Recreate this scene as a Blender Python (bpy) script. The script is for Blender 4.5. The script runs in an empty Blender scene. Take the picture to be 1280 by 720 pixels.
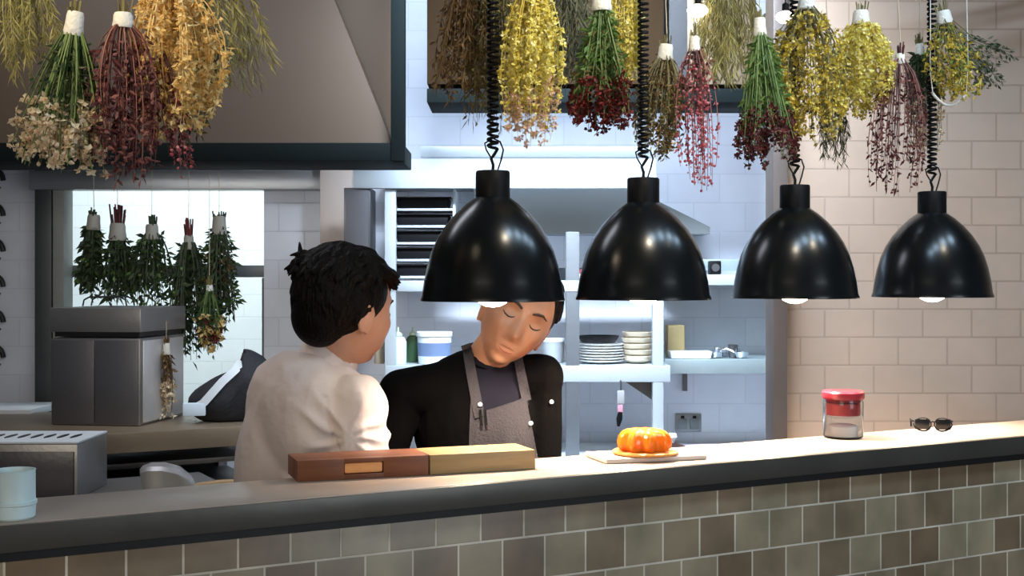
import bpy, bmesh, math, random
from mathutils import Vector, Matrix, Euler, noise
from mathutils.bvhtree import BVHTree
random.seed(7)
V = Vector
C = bpy.context.scene.collection
PI = math.pi

# ------------------------------------------------------------------ camera, world, exposure, large lights
sc = bpy.context.scene
F = 1600.0                                   # focal length in pixels of the 1280 px wide frame
cam = bpy.data.cameras.new('camera'); camo = bpy.data.objects.new('camera', cam); C.objects.link(camo)
cam.sensor_width = 36; cam.lens = 36 * F / 1280; cam.shift_y = -10 / 1280
camo.location = (0, 0, 1.6); camo.rotation_euler = (PI / 2, 0, 0)
sc.camera = camo
sc.view_settings.view_transform = 'Standard'
sc.view_settings.look = 'None'
sc.view_settings.gamma = 1
sc.view_settings.use_curve_mapping = False
sc.view_settings.exposure = 0.0

w = bpy.data.worlds.new('world'); sc.world = w; w.use_nodes = True
w.node_tree.nodes['Background'].inputs[0].default_value = (0.75, 0.82, 1.0, 1)
w.node_tree.nodes['Background'].inputs[1].default_value = 0.07

def area(name, loc, target, sx, sy, power, color):
    l = bpy.data.lights.new(name, 'AREA'); l.shape = 'RECTANGLE'; l.size = sx; l.size_y = sy
    l.energy = power; l.color = color
    o = bpy.data.objects.new(name, l); C.objects.link(o); o.location = loc
    o.rotation_euler = (V(target) - V(loc)).to_track_quat('-Z', 'Y').to_euler()
    return o
def spot(name, loc, target, power, color, angle, blend=0.5, radius=0.05):
    l = bpy.data.lights.new(name, 'SPOT'); l.energy = power; l.color = color
    l.spot_size = math.radians(angle); l.spot_blend = blend; l.shadow_soft_size = radius
    o = bpy.data.objects.new(name, l); C.objects.link(o); o.location = loc
    o.rotation_euler = (V(target) - V(loc)).to_track_quat('-Z', 'Y').to_euler()
    return o
# kitchen ceiling panels (cool), dining room window, added fills and highlight panels, warm track spots
area('under_hood_fill', (0.3, 5.12, 2.27), (0.3, 5.8, 1.5), 1.3, 0.10, 8.5, (0.66, 0.80, 1.0))  # fill added under the hood to brighten the back wall
area('kitchen_panel_light', (0.20, 3.95, 3.12), (0.45, 5.8, 0.9), 1.1, 0.3, 76, (0.68, 0.82, 1.0)).data.spread = math.radians(95)
area('under_hood_fill', (-1.35, 4.75, 2.0), (-1.35, 5.1, 1.0), 1.2, 0.10, 4, (0.92, 0.94, 1.0))  # fill added under the left hood to brighten the table
area('kitchen_panel_light', (0.45, 5.42, 3.12), (0.45, 5.56, 1.0), 2.6, 0.24, 22, (0.62, 0.78, 1.0))
area('kitchen_panel_light', (-1.3, 3.9, 3.1), (-1.2, 4.6, 0.8), 1.2, 0.4, 15, (0.86, 0.90, 1.0))
area('back_room_light', (-1.9, 7.0, 3.1), (-1.7, 8.0, 1.2), 1.6, 0.6, 100, (0.86, 0.96, 1.0))
area('window_light', (3.8, -0.4, 2.0), (0.8, 3.2, 1.0), 1.6, 1.8, 55, (0.80, 0.90, 1.0))
area('warm_front_fill', (-1.6, -2.4, 2.3), (0.6, 3.8, 1.2), 2.2, 1.2, 62, (1.0, 0.90, 0.76))  # unseen warm fill, added for the tile front and beige wall
for _x, _y in ((0.72, 2.45), (1.15, 2.70), (1.62, 2.98), (2.10, 3.24)):
    area('blue_highlight_panel', (_x, _y, 3.16), (_x, _y, 0), 0.30, 0.30, 9, (0.55, 0.78, 1.0))  # unseen panels added to put blue highlights on the lamp domes
spot('track_spot_light', (-1.85, 2.2, 3.0), (-0.4, 3.0, 1.8), 45, (1.0, 0.80, 0.58), 40, 0.8, 0.10)
spot('track_spot_light', (-1.05, 1.7, 3.0), (-0.76, 2.72, 2.12), 62, (1.0, 0.84, 0.58), 34, 0.9, 0.08)
spot('track_spot_light', (0.55, 2.25, 3.1), (0.28, 3.25, 2.15), 75, (1.0, 0.86, 0.62), 52, 0.8, 0.08)
spot('track_spot_light', (1.60, 2.65, 3.1), (1.00, 3.60, 2.10), 38, (1.0, 0.86, 0.62), 50, 0.9, 0.08)

# ------------------------------------------------------------------ helpers
TH = math.radians(29.2)
U = V((math.cos(TH), math.sin(TH), 0)); N = V((-math.sin(TH), math.cos(TH), 0))
B0 = V((0.157, 2.963, 0))
def L(s, t, z=0.0):                            # bar coordinates: s along the front face, t into the kitchen
    return B0 + U * s + N * t + V((0, 0, z))
def P(px, py, y):                              # a point at depth y
    return V(((px - 640) / F * y, y, 1.6 - (py - 350) / F * y))
def bar_depth(px, t):
    k = (px - 640) / F
    return (t + N.dot(B0)) / (N.y + N.x * k)
def PT(px, py, t): return P(px, py, bar_depth(px, t))

def nodes_of(m):
    m.use_nodes = True; nt = m.node_tree; return nt, nt.nodes, nt.links, nt.nodes['Principled BSDF']
def setp(b, **k):
    for a, v in k.items():
        n = a.replace('_', ' ')
        for i in b.inputs:
            if i.name.lower() == n.lower():
                i.default_value = (*v, 1) if (isinstance(v, tuple) and i.type == 'RGBA') else v; break
MATS = {}
def mat(name, col, rough=0.5, metal=0.0, var=0.12, nscale=14, bump=0.05, bscale=60, stretch=(1, 1, 1), coords='Object', **kw):
    if name in MATS: return MATS[name]
    m = bpy.data.materials.new(name); nt, ns, lk, b = nodes_of(m)
    tc = ns.new('ShaderNodeTexCoord'); mp = ns.new('ShaderNodeMapping'); mp.inputs['Scale'].default_value = stretch
    lk.new(tc.outputs[coords], mp.inputs[0])
    nz = ns.new('ShaderNodeTexNoise'); nz.inputs['Scale'].default_value = nscale; nz.inputs['Detail'].default_value = 3
    lk.new(mp.outputs[0], nz.inputs['Vector'])
    mx = ns.new('ShaderNodeMix'); mx.data_type = 'RGBA'
    mx.inputs[6].default_value = (*[c * (1 - var) for c in col], 1); mx.inputs[7].default_value = (*[min(1, c * (1 + var)) for c in col], 1)
    lk.new(nz.outputs['Fac'], mx.inputs[0]); lk.new(mx.outputs[2], b.inputs['Base Color'])
    if bump:
        n2 = ns.new('ShaderNodeTexNoise'); n2.inputs['Scale'].default_value = bscale; lk.new(mp.outputs[0], n2.inputs['Vector'])
        bp = ns.new('ShaderNodeBump'); bp.inputs['Strength'].default_value = bump; bp.inputs['Distance'].default_value = 0.01
        lk.new(n2.outputs['Fac'], bp.inputs['Height']); lk.new(bp.outputs[0], b.inputs['Normal'])
    setp(b, Roughness=rough, Metallic=metal, **kw)
    MATS[name] = m; return m
def brick(name, c1, c2, mortar, bw, bh, ms, rough=0.3, offset=0.5, shift=(0, 0), bump=0.4, wav=0.15):
    m = bpy.data.materials.new(name); nt, ns, lk, b = nodes_of(m)
    tc = ns.new('ShaderNodeTexCoord'); sp = ns.new('ShaderNodeSeparateXYZ'); cb = ns.new('ShaderNodeCombineXYZ')
    lk.new(tc.outputs['Object'], sp.inputs[0])
    a1 = ns.new('ShaderNodeMath'); a1.inputs[1].default_value = shift[0] + 50 * bw; lk.new(sp.outputs[0], a1.inputs[0]); lk.new(a1.outputs[0], cb.inputs[0])
    a2 = ns.new('ShaderNodeMath'); a2.inputs[1].default_value = shift[1]; lk.new(sp.outputs[2], a2.inputs[0]); lk.new(a2.outputs[0], cb.inputs[1])
    br = ns.new('ShaderNodeTexBrick'); br.offset = offset
    br.inputs['Color1'].default_value = (*c1, 1); br.inputs['Color2'].default_value = (*c2, 1); br.inputs['Mortar'].default_value = (*mortar, 1)
    br.inputs['Scale'].default_value = 1; br.inputs['Mortar Size'].default_value = ms; br.inputs['Mortar Smooth'].default_value = 0.3
    br.inputs['Brick Width'].default_value = bw; br.inputs['Row Height'].default_value = bh
    lk.new(cb.outputs[0], br.inputs['Vector'])
    nz = ns.new('ShaderNodeTexNoise'); nz.inputs['Scale'].default_value = 9; nz.inputs['Detail'].default_value = 6; lk.new(tc.outputs['Object'], nz.inputs['Vector'])
    hs = ns.new('ShaderNodeMix'); hs.data_type = 'RGBA'; hs.blend_type = 'MULTIPLY'; hs.inputs[0].default_value = 1
    rp = ns.new('ShaderNodeMapRange'); rp.inputs[1].default_value = 0.3; rp.inputs[2].default_value = 0.7; rp.inputs[3].default_value = 1 - wav; rp.inputs[4].default_value = 1 + wav
    lk.new(nz.outputs['Fac'], rp.inputs[0]); lk.new(br.outputs['Color'], hs.inputs[6]); lk.new(rp.outputs[0], hs.inputs[7])
    lk.new(hs.outputs[2], b.inputs['Base Color'])
    bp = ns.new('ShaderNodeBump'); bp.invert = True; bp.inputs['Strength'].default_value = bump; bp.inputs['Distance'].default_value = 0.003
    lk.new(br.outputs['Fac'], bp.inputs['Height'])
    b2 = ns.new('ShaderNodeBump'); b2.inputs['Strength'].default_value = 0.12; b2.inputs['Distance'].default_value = 0.004
    lk.new(nz.outputs['Fac'], b2.inputs['Height']); lk.new(bp.outputs[0], b2.inputs['Normal']); lk.new(b2.outputs[0], b.inputs['Normal'])
    mr = ns.new('ShaderNodeMapRange'); mr.inputs[3].default_value = rough; mr.inputs[4].default_value = 0.8; lk.new(br.outputs['Fac'], mr.inputs[0]); lk.new(mr.outputs[0], b.inputs['Roughness'])
    return m
def leafmat(name, cols, rough=0.55):
    if name in MATS: return MATS[name]
    m = bpy.data.materials.new(name); nt, ns, lk, b = nodes_of(m)
    g = ns.new('ShaderNodeNewGeometry'); r = ns.new('ShaderNodeValToRGB'); r.color_ramp.interpolation = 'LINEAR'
    e = r.color_ramp.elements
    for i, c in enumerate(cols):
        p = i / max(1, len(cols) - 1)
        if i == 0: el = e[0]
        elif i == len(cols) - 1: el = e[-1]
        else: el = e.new(p)
        el.position = p; el.color = (*c, 1)
    lk.new(g.outputs['Random Per Island'], r.inputs[0]); lk.new(r.outputs[0], b.inputs['Base Color'])
    tr = ns.new('ShaderNodeBsdfTranslucent'); lk.new(r.outputs[0], tr.inputs[0])
    ms = ns.new('ShaderNodeMixShader'); ms.inputs[0].default_value = 0.3
    lk.new(b.outputs[0], ms.inputs[1]); lk.new(tr.outputs[0], ms.inputs[2]); lk.new(ms.outputs[0], ns['Material Output'].inputs[0])
    setp(b, Roughness=rough); MATS[name] = m; return m
def emit(name, col, strength):
    m = bpy.data.materials.new(name); nt, ns, lk, b = nodes_of(m)
    setp(b, Base_Color=col, Roughness=0.4, Emission_Color=col, Emission_Strength=strength); return m

# --- bmesh shapes
def BM(): return bmesh.new()
def box(bm, c, s, bev=0.0, M=None, taper=1.0):
    r = bmesh.ops.create_cube(bm, size=1); vs = r['verts']
    for v in vs:
        k = taper if v.co.z > 0 else 1
        v.co = V((v.co.x * s[0] * k, v.co.y * s[1] * k, v.co.z * s[2]))
    if bev:
        es = list({e for v in vs for e in v.link_edges})
        rb = bmesh.ops.bevel(bm, geom=es, offset=bev, segments=2, affect='EDGES', profile=0.6)
        vs = list({v for f in rb['faces'] for v in f.verts} | {v for v in vs if v.is_valid})
    for v in vs:
        v.co += V(c)
        if M is not None: v.co = M @ v.co
    return vs
def lathe(bm, prof, c=(0, 0, 0), seg=32, M=None, closed=False):
    rings = []
    for r, z in prof:
        if r < 1e-6: rings.append([bm.verts.new(V(c) + V((0, 0, z)))])
        else: rings.append([bm.verts.new(V(c) + V((r * math.cos(2 * PI * i / seg), r * math.sin(2 * PI * i / seg), z))) for i in range(seg)])
    prs = list(zip(rings, rings[1:]))
    if closed: prs.append((rings[-1], rings[0]))
    for a, b in prs:
        for i in range(seg):
            j = (i + 1) % seg
            try:
                if len(a) == 1 and len(b) > 1: bm.faces.new((a[0], b[i], b[j]))
                elif len(b) == 1 and len(a) > 1: bm.faces.new((a[i], a[j], b[0]))
                elif len(a) > 1: bm.faces.new((a[i], a[j], b[j], b[i]))
            except ValueError: pass
    if M is not None:
        for r in rings:
            for v in r: v.co = M @ v.co
    return rings
def tube(bm, pts, r, seg=8, caps=True):
    pts = [V(p) for p in pts]; n = len(pts); rad = r if isinstance(r, (list, tuple)) else [r] * n
    rings = []; up = None
    for i, p in enumerate(pts):
        d = (pts[min(i + 1, n - 1)] - pts[max(i - 1, 0)])
        if d.length < 1e-9: d = V((0, 0, 1))
        d.normalize()
        if up is None: up = d.orthogonal().normalized()
        up = (up - d * up.dot(d)); up = up.normalized() if up.length > 1e-6 else d.orthogonal().normalized()
        s = d.cross(up)
        rings.append([bm.verts.new(p + (up * math.cos(2 * PI * k / seg) + s * math.sin(2 * PI * k / seg)) * rad[i]) for k in range(seg)])
    for a, b in zip(rings, rings[1:]):
        for k in range(seg):
            j = (k + 1) % seg; bm.faces.new((a[k], a[j], b[j], b[k]))
    if caps: bm.faces.new(rings[0][::-1]); bm.faces.new(rings[-1])
def prism(bm, poly, h, M=None):                 # poly: list of (x, z) extruded along y from 0 to h
    a = [bm.verts.new(V((x, 0, z))) for x, z in poly]; b = [bm.verts.new(V((x, h, z))) for x, z in poly]
    n = len(poly); bm.faces.new(a); bm.faces.new(b[::-1])
    for i in range(n): bm.faces.new((a[i], b[i], b[(i + 1) % n], a[(i + 1) % n]))
    if M is not None:
        for v in a + b: v.co = M @ v.co
def loft(bm, rings, cap=True):
    rs = [[bm.verts.new(V(p)) for p in r] for r in rings]; n = len(rs[0])
    for a, b in zip(rs, rs[1:]):
        for i in range(n): bm.faces.new((a[i], a[(i + 1) % n], b[(i + 1) % n], b[i]))
    if cap: bm.faces.new(rs[0][::-1]); bm.faces.new(rs[-1])
def obj(name, bm, m, parent=None, smooth=True, M=None, angle=0.6, recalc=True):
    if M is not None: bmesh.ops.transform(bm, matrix=M, verts=bm.verts)
    if recalc: bmesh.ops.recalc_face_normals(bm, faces=bm.faces)
    me = bpy.data.meshes.new(name); bm.to_mesh(me); bm.free()
    if smooth:
        me.polygons.foreach_set('use_smooth', [True] * len(me.polygons))
        try: me.set_sharp_from_angle(angle=angle)
        except Exception: pass
    ms = m if isinstance(m, (list, tuple)) else [m]
    for x in ms: me.materials.append(x)
    o = bpy.data.objects.new(name, me); C.objects.link(o)
    if parent: o.parent = parent
    return o
def tag(o, label=None, cat=None, group=None, kind=None):
    if label: o['label'] = label
    if cat: o['category'] = cat
    if group: o['group'] = group
    if kind: o['kind'] = kind
    return o
def thing(name, label, cat, loc=(0, 0, 0), rz=0.0, group=None):
    o = bpy.data.objects.new(name, None); C.objects.link(o); o.location = loc; o.rotation_euler = (0, 0, rz)
    o.empty_display_size = 0.05
    return tag(o, label, cat, group)
def copy_tree(o, parent=None):
    c = o.copy(); C.objects.link(c); c.parent = parent
    for ch in list(o.children): copy_tree(ch, c)
    return c
def struct(name, bm, m, **k):
    return tag(obj(name, bm, m, **k), kind='structure')

# --- materials
steel = mat('brushed_steel', (0.50, 0.50, 0.49), 0.34, 0.85, 0.08, 4, 0.03, 90, (1, 1, 12))
steel_dk = mat('dark_steel', (0.16, 0.16, 0.165), 0.4, 0.8, 0.15, 5)
steel_warm = mat('warm_steel', (0.20, 0.15, 0.10), 0.42, 0.5, 0.08, 3, 0.02, 60)
steel_pale = mat('pale_painted_steel', (0.44, 0.49, 0.52), 0.4, 0.2, 0.05, 4)
steel_gray = mat('grey_sheet_steel', (0.21, 0.23, 0.235), 0.45, 0.35, 0.06, 4, 0.02, 50)
white_paint = mat('white_paint', (0.78, 0.80, 0.83), 0.5, 0, 0.04)
black_gloss = mat('black_enamel', (0.004, 0.005, 0.006), 0.24, 0, 0.2, 20, 0.01, 14, Specular_IOR_Level=0.38)
black_soft = mat('black_rubber', (0.004, 0.004, 0.005), 0.5, 0, 0.3, Specular_IOR_Level=0.15)
black_metal = mat('black_metal', (0.015, 0.015, 0.016), 0.45, 0.3, 0.2)
hood_brown = mat('bronze_hood_panel', (0.060, 0.036, 0.018), 0.6, 0.05, 0.10, 2.5, 0.02, 30)
hood_dark = mat('dark_bronze_panel', (0.024, 0.013, 0.005), 0.8, 0, 0.2, 3, Specular_IOR_Level=0.1)
ceramic = mat('white_ceramic', (0.78, 0.78, 0.75), 0.25, 0, 0.03)
cream = mat('cream_ceramic', (0.62, 0.54, 0.40), 0.5, 0, 0.08)
plastic_w = mat('white_plastic', (0.74, 0.78, 0.80), 0.4, 0, 0.04)
floor_m = mat('grey_concrete', (0.16, 0.15, 0.14), 0.5, 0, 0.2, 3, 0.1, 20)
plaster_w = mat('white_plaster', (0.70, 0.70, 0.69), 0.8, 0, 0.05, 3, 0.1, 60)
plaster_b = mat('beige_plaster', (0.62, 0.50, 0.42), 0.7, 0, 0.05, 3, 0.05, 60)
twine = mat('pale_twine', (0.55, 0.47, 0.34), 0.8)
tape = mat('white_tape', (0.80, 0.78, 0.72), 0.6, 0, 0.06, 30, 0.3, 120)
# ------------------------------------------------------------------ room shell
RZ = Matrix.Rotation(TH, 4, 'Z')
BAR = Matrix.Translation(B0) @ RZ              # bar local frame
bm = BM(); box(bm, (0, 3, -0.05), (11, 13, 0.1)); struct('floor', bm, floor_m)
bm = BM(); box(bm, (0, 3, 3.25), (11, 13, 0.1)); struct('ceiling', bm, mat('dark_ceiling_paint', (0.10, 0.09, 0.08), 0.8))
tile_white = brick('white_metro_tile', (0.76, 0.79, 0.86), (0.72, 0.75, 0.83), (0.66, 0.69, 0.76), 0.235, 0.13, 0.003, 0.3, wav=0.03, bump=0.15)
tile_beige = brick('beige_block_tile', (0.43, 0.31, 0.23), (0.415, 0.30, 0.22), (0.34, 0.245, 0.18), 0.176, 0.1007, 0.0035, 0.45, shift=(0.02, 0.0165), bump=0.3, wav=0.04)
tile_far = brick('pale_room_tile', (0.80, 0.86, 0.86), (0.78, 0.84, 0.84), (0.72, 0.78, 0.78), 0.30, 0.15, 0.004, 0.4, wav=0.02)
# back wall of the kitchen with the opening at the left
def wall_with(name, x0, x1, z0, z1, y, th, m):
    bm = BM(); box(bm, ((x0 + x1) / 2, 0, (z0 + z1) / 2), (x1 - x0, th, z1 - z0)); o = struct(name, bm, m); o.location = (0, y + th / 2, 0); return o
YW = 5.8
bm = BM()
for x0, x1, z0, z1 in ((-1.124, 3.2, 0, 3.2), (-3.6, -2.09, 0, 3.2), (-2.09, -1.124, 2.02, 3.2), (-2.09, -1.124, 0, 1.0)):
    box(bm, ((x0 + x1) / 2, 0, (z0 + z1) / 2), (x1 - x0, 0.12, z1 - z0))
o = struct('wall_back', bm, tile_white); o.location = (0, YW + 0.06, 0)
wall_with('wall_far_room', -4.0, 0.4, 0, 3.2, 8.6, 0.1, tile_far)
wall_with('wall_right', 0.935, 5.2, 0, 3.2, 4.6, 0.12, tile_beige)
bm = BM(); box(bm, (0, 0, 1.6), (0.14, 0.10, 3.2), 0.004); o = struct('trim_1', bm, plaster_b); o.location = (-0.775, 5.68, 0)
bm = BM(); box(bm, (0, 0, 1.6), (0.05, 0.14, 3.2), 0.004); o = struct('trim_2', bm, mat('dark_taupe_metal', (0.105, 0.082, 0.07), 0.5, 0.3)); o.location = (0.95, 4.60, 0)
bm = BM()
box(bm, (-2.10, 5.78, 1.55), (0.075, 0.10, 1.2), 0.004); o = struct('trim_3', bm, mat('charcoal_metal', (0.075, 0.082, 0.085), 0.45, 0.4))
bm = BM(); box(bm, (-2.035, 5.80, 1.55), (0.05, 0.12, 1.0), 0.004); struct('trim_4', bm, mat('grey_green_paint', (0.30, 0.31, 0.28), 0.5))
bm = BM(); box(bm, (-1.48, 5.745, 2.045), (1.34, 0.10, 0.085), 0.004); struct('trim_5', bm, steel)
bm = BM()                                     # the glazing bars of the opening
box(bm, (-1.60, 5.895, 1.64), (0.94, 0.05, 0.055), 0.004); box(bm, (-1.135, 5.895, 1.31), (0.025, 0.05, 0.6), 0.003)
struct('window_1', bm, steel_gray)

# tiled bar front, the metal-edged ledge over it
bar_tile = brick('olive_grey_glazed_tile', (0.32, 0.265, 0.17), (0.165, 0.112, 0.066), (0.58, 0.52, 0.42), 0.1107, 0.0985, 0.0030, 0.33, shift=(0.030, 0.0675), bump=0.6, wav=0.25)
bar = thing('bar_counter', 'long bar clad in olive grey glazed square tiles with pale grout', 'counter', B0, TH)
bm = BM(); box(bm, (-0.2, 0.17, 0.54), (6.0, 0.20, 1.08), 0.002); obj('tiled_front', bm, bar_tile, bar)
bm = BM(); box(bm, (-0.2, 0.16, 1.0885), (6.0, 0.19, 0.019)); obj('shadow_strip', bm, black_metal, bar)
ledge = thing('serving_ledge', 'long pale topped serving ledge with a dark metal front edge along the tiled bar', 'worktop', B0, TH)
bm = BM(); box(bm, (-0.2, 0.1425, 1.1245), (6.0, 0.275, 0.051), 0.004); tag(obj('ledge_top', bm, mat('pale_ledge_top', (0.42, 0.33, 0.26), 0.32, 0.15, 0.18, 6, 0.05, 25), ledge), 'pale top')  # slab paler than its front edge, mottled at random
bm = BM(); box(bm, (-0.2, 0.003, 1.1225), (6.0, 0.010, 0.051), 0.003); tag(obj('front_edge', bm, mat('dark_edge_metal', (0.10, 0.093, 0.08), 0.38, 0.55, 0.35, 5, 0.08, 18), ledge), 'dark metal front edge')
for o in bar.children: o.location.y -= 0.055

# ------------------------------------------------------------------ extraction hoods
def hood(name, label, x0, x1, y, z0, z1, yaw, depth, mpanel, fr=0.065):
    W = x1 - x0
    t = thing(name, label, 'extractor hood', (x0, y, 0), yaw)
    bm = BM()                                 # inclined front panel with a hipped right corner
    zb = z0 + fr
    a, b_, c_, d_ = V((0, 0.03, zb)), V((W - 0.04, 0.03, zb)), V((W - 0.04, 0.16, z1)), V((0, 0.16, z1))
    e_ = V((W - 0.40, 0.30, z1)); 
    vs = [bm.verts.new(p) for p in (a, b_, V((W - 0.50, 0.20, z1)), V((0, 0.20, z1)))]
    vb = [bm.verts.new(p) for p in (V((0, depth, zb)), V((W - 0.04, depth, zb)), V((W - 0.50, depth, z1)), V((0, depth, z1)))]
    bm.faces.new(vs); bm.faces.new(vb[::-1])
    for i in range(4): bm.faces.new((vs[i], vb[i], vb[(i + 1) % 4], vs[(i + 1) % 4]))
    obj('canopy', bm, mpanel, t, smooth=False)
    bm = BM(); box(bm, (W - 0.27, 0.30, (zb + z1) / 2), (0.50, 0.08, z1 - zb)); obj('side_duct', bm, mpanel, t)
    bm = BM(); box(bm, (W / 2, depth / 2, z0 + fr / 2), (W, depth, fr), 0.004); obj('rim_frame', bm, mat('black_green_metal', (0.004, 0.007, 0.007), 0.75, 0, Specular_IOR_Level=0.1), t)
    bm = BM(); box(bm, (W - 0.018, 0.02, (z0 + z1) / 2), (0.05, 0.05, z1 - z0), 0.004); obj('corner_post', bm, MATS['black_green_metal'], t)
    return t
h1 = hood('extractor_hood', 'large bronze brown extractor hood with black rim at the upper left', -2.3, -0.385, 4.52, 2.02, 3.2, 0.0, 0.38, hood_brown)
h2 = thing('extractor_hood', 'dark brown flat fronted extractor hood behind the lamp cords, upper middle', 'extractor hood', (-0.33, 4.95, 0))
bm = BM(); box(bm, (0.46, 0.17, 2.78), (0.92, 0.30, 0.84), 0.004); obj('front_panel', bm, hood_dark, h2)
bm = BM(); box(bm, (0.645, 0.17, 2.315), (1.29, 0.32, 0.055), 0.004); obj('rim_frame', bm, MATS['black_green_metal'], h2)
bm = BM(); box(bm, (0.975, 0.165, 2.78), (0.07, 0.29, 0.84)); obj('gap_strip', bm, black_metal, h2)
bm = BM(); box(bm, (1.145, 0.17, 2.78), (0.27, 0.29, 0.84), 0.004); obj('side_panel', bm, steel_warm, h2)

# pale steel hood of the back kitchen with its lip and the grey body
t = thing('canopy_hood', 'pale steel canopy hood with grey sloping body against the white tiled wall', 'extractor hood', (0, 0, 0))
bm = BM(); box(bm, (-0.03, 5.25, 2.035), (1.24, 0.03, 0.12), 0.004); obj('front_lip', bm, steel_pale, t)
bm = BM(); prism(bm, [(-0.56, 2.0), (-0.17, 2.0), (-0.12, 1.80), (0.86, 1.80), (0.86, 1.83), (0.44, 2.04), (0.44, 2.10), (-0.56, 2.10)], 0.235); obj('hood_body', bm, steel_gray, t, smooth=False, M=Matrix.Translation((0, 5.56, 0)))
bm = BM(); box(bm, (0.10, 5.26, 2.125), (0.95, 0.03, 0.045), 0.003); obj('top_rail', bm, steel_pale, t)
# ------------------------------------------------------------------ pendant heat lamps
bulb_m = emit('frosted_bulb_glass', (1.0, 0.90, 0.80), 9.0)
shade_in = mat('shade_inner_enamel', (0.03, 0.03, 0.03), 0.4)
def make_lamp(label):
    t = thing('pendant_lamp', label, 'lamp', group='row of black dome pendants over the ledge')
    prof = [(0.175, 0), (0.1745, 0.012), (0.170, 0.045), (0.162, 0.085), (0.151, 0.122), (0.136, 0.155), (0.116, 0.186), (0.092, 0.214), (0.066, 0.238), (0.046, 0.252), (0.040, 0.256)]
    inner = [(r - 0.004 if r > 0.05 else r - 0.004, z - (0.0035 if i else -0.0005)) for i, (r, z) in enumerate(prof)]
    bm = BM(); lathe(bm, [(0.178, -0.001), (0.1785, 0.003)] + prof[1:] + inner[::-1], seg=72, closed=True)
    obj('lamp_shade', bm, black_gloss, t, angle=1.2)
    bm = BM(); lathe(bm, [(0, 0.250), (0.0415, 0.250), (0.0425, 0.256), (0.0425, 0.316), (0.040, 0.320), (0, 0.321)], seg=40); obj('lamp_cap', bm, black_soft, t)
    bm = BM(); lathe(bm, [(0, 0.255), (0.022, 0.255), (0.022, 0.10), (0, 0.10)], seg=20); obj('bulb_socket', bm, black_soft, t)
    bm = BM()
    lathe(bm, [(0, -0.0165), (0.018, -0.014), (0.034, -0.006), (0.044, 0.008), (0.048, 0.026), (0.044, 0.05), (0.03, 0.075), (0.018, 0.098), (0, 0.099)], seg=32)
    obj('bulb', bm, bulb_m, t)
    bm = BM()                                 # cord: straight tail, tight coil, straight run to the ceiling
    pts = [V((0, 0, 0.318)), V((0.001, 0, 0.335)), V((-0.004, 0, 0.350)), V((0.004, 0.004, 0.362))]
    n = 42; pitch = 0.0150
    for i in range(n * 12):
        a = 2 * PI * i / 12; pts.append(V((0.0120 * math.cos(a), 0.0120 * math.sin(a), 0.375 + pitch * i / 12)))
    zt = 0.375 + pitch * n
    pts += [V((0, 0, zt + 0.02)), V((0, 0, zt + 0.1)), V((0, 0, 1.65))]
    tube(bm, pts, 0.0040, 6); obj('coiled_cord', bm, black_soft, t)
    bm = BM(); tube(bm, [(0.012, 0, 0.322), (0.020, 0.002, 0.345), (0.026, 0, 0.372), (0.018, -0.004, 0.392), (0.0, -0.006, 0.40), (-0.020, 0, 0.388), (-0.016, 0, 0.372), (-0.004, 0, 0.352)], 0.0022, 6)
    obj('wire_hook', bm, black_soft, t)
    return t
LAMPS = [(616, 178, 'largest black dome pendant lamp, leftmost, in front of the man in black'),
         (804, 166, 'black dome pendant lamp second from the left, hanging above the orange dessert'),
         (993.5, 153, 'black dome pendant lamp third from the left, before the dark wall post'),
         (1165, 143, 'smallest black dome pendant lamp, rightmost of the row, above the sunglasses')]
lamp0 = make_lamp(LAMPS[0][2])
for i, (px, wpx, lab) in enumerate(LAMPS):
    o = lamp0 if i == 0 else copy_tree(lamp0)
    y = bar_depth(px, 0.27); p = P(px, 350, y); o.location = (p.x, p.y, 1.549); o['label'] = lab
    l = bpy.data.lights.new('bulb_light', 'SPOT'); l.energy = 42; l.color = (1.0, 0.80, 0.62); l.spot_size = math.radians(140); l.spot_blend = 0.8; l.shadow_soft_size = 0.035
    lo = bpy.data.objects.new('bulb_light', l); C.objects.link(lo); lo.parent = o; lo.location = (0, 0, -0.022)

# ------------------------------------------------------------------ things on the ledge
ZL = 1.15
def wood(name, c, stretch=(1, 14, 14), rough=0.45):
    return mat(name, c, rough, 0, 0.45, 3.2, 0.05, 18, stretch)
w_red = wood('red_brown_wood', (0.17, 0.050, 0.014)); w_pale = wood('pale_ash_wood', (0.32, 0.215, 0.092))
yawb = math.radians(19)
pb = V((-0.478, 2.85, ZL + 0.0005))
def board(name, label, loc, rz, w, d, h, m, slot):
    t = thing(name, label, 'chopping board', loc, rz, None)
    bm = BM()
    if slot:                                  # a solid block whose end carries a rounded finger slot
        z0, z1 = h * 0.24, h * 0.80; x0, x1 = w * 0.35, w * 0.65
        for c, s in (((w / 2, d / 2 + 0.012, h / 2), (w, d - 0.024, h)), ((x0 / 2, 0.013, h / 2), (x0, 0.026, h)), (((x1 + w) / 2, 0.013, h / 2), (w - x1, 0.026, h)),
                     ((w / 2, 0.013, z0 / 2), (x1 - x0, 0.026, z0)), ((w / 2, 0.013, (z1 + h) / 2), (x1 - x0, 0.026, h - z1))): box(bm, c, s, 0.0006)
    else: box(bm, (w / 2, d / 2, h / 2), (w, d, h), 0.0025)
    obj('board_block', bm, m, t)
    if slot:
        bm = BM(); box(bm, (w / 2, 0.0145, (z0 + z1) / 2), (x1 - x0 - 0.002, 0.022, z1 - z0 - 0.002), 0.005); tag(obj('finger_slot', bm, mat('orange_lit_wood', (0.80, 0.36, 0.12), 0.5), t), 'finger slot coloured as lit orange')  # light seen through the hole is put into the orange filling
    return t
board('chopping_board', 'thick red brown wooden chopping board with a finger slot coloured as lit orange in its edge', pb, yawb, 0.302, 0.13, 0.046, w_red, True)
p2 = pb + V((math.cos(yawb), math.sin(yawb), 0)) * 0.306
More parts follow.
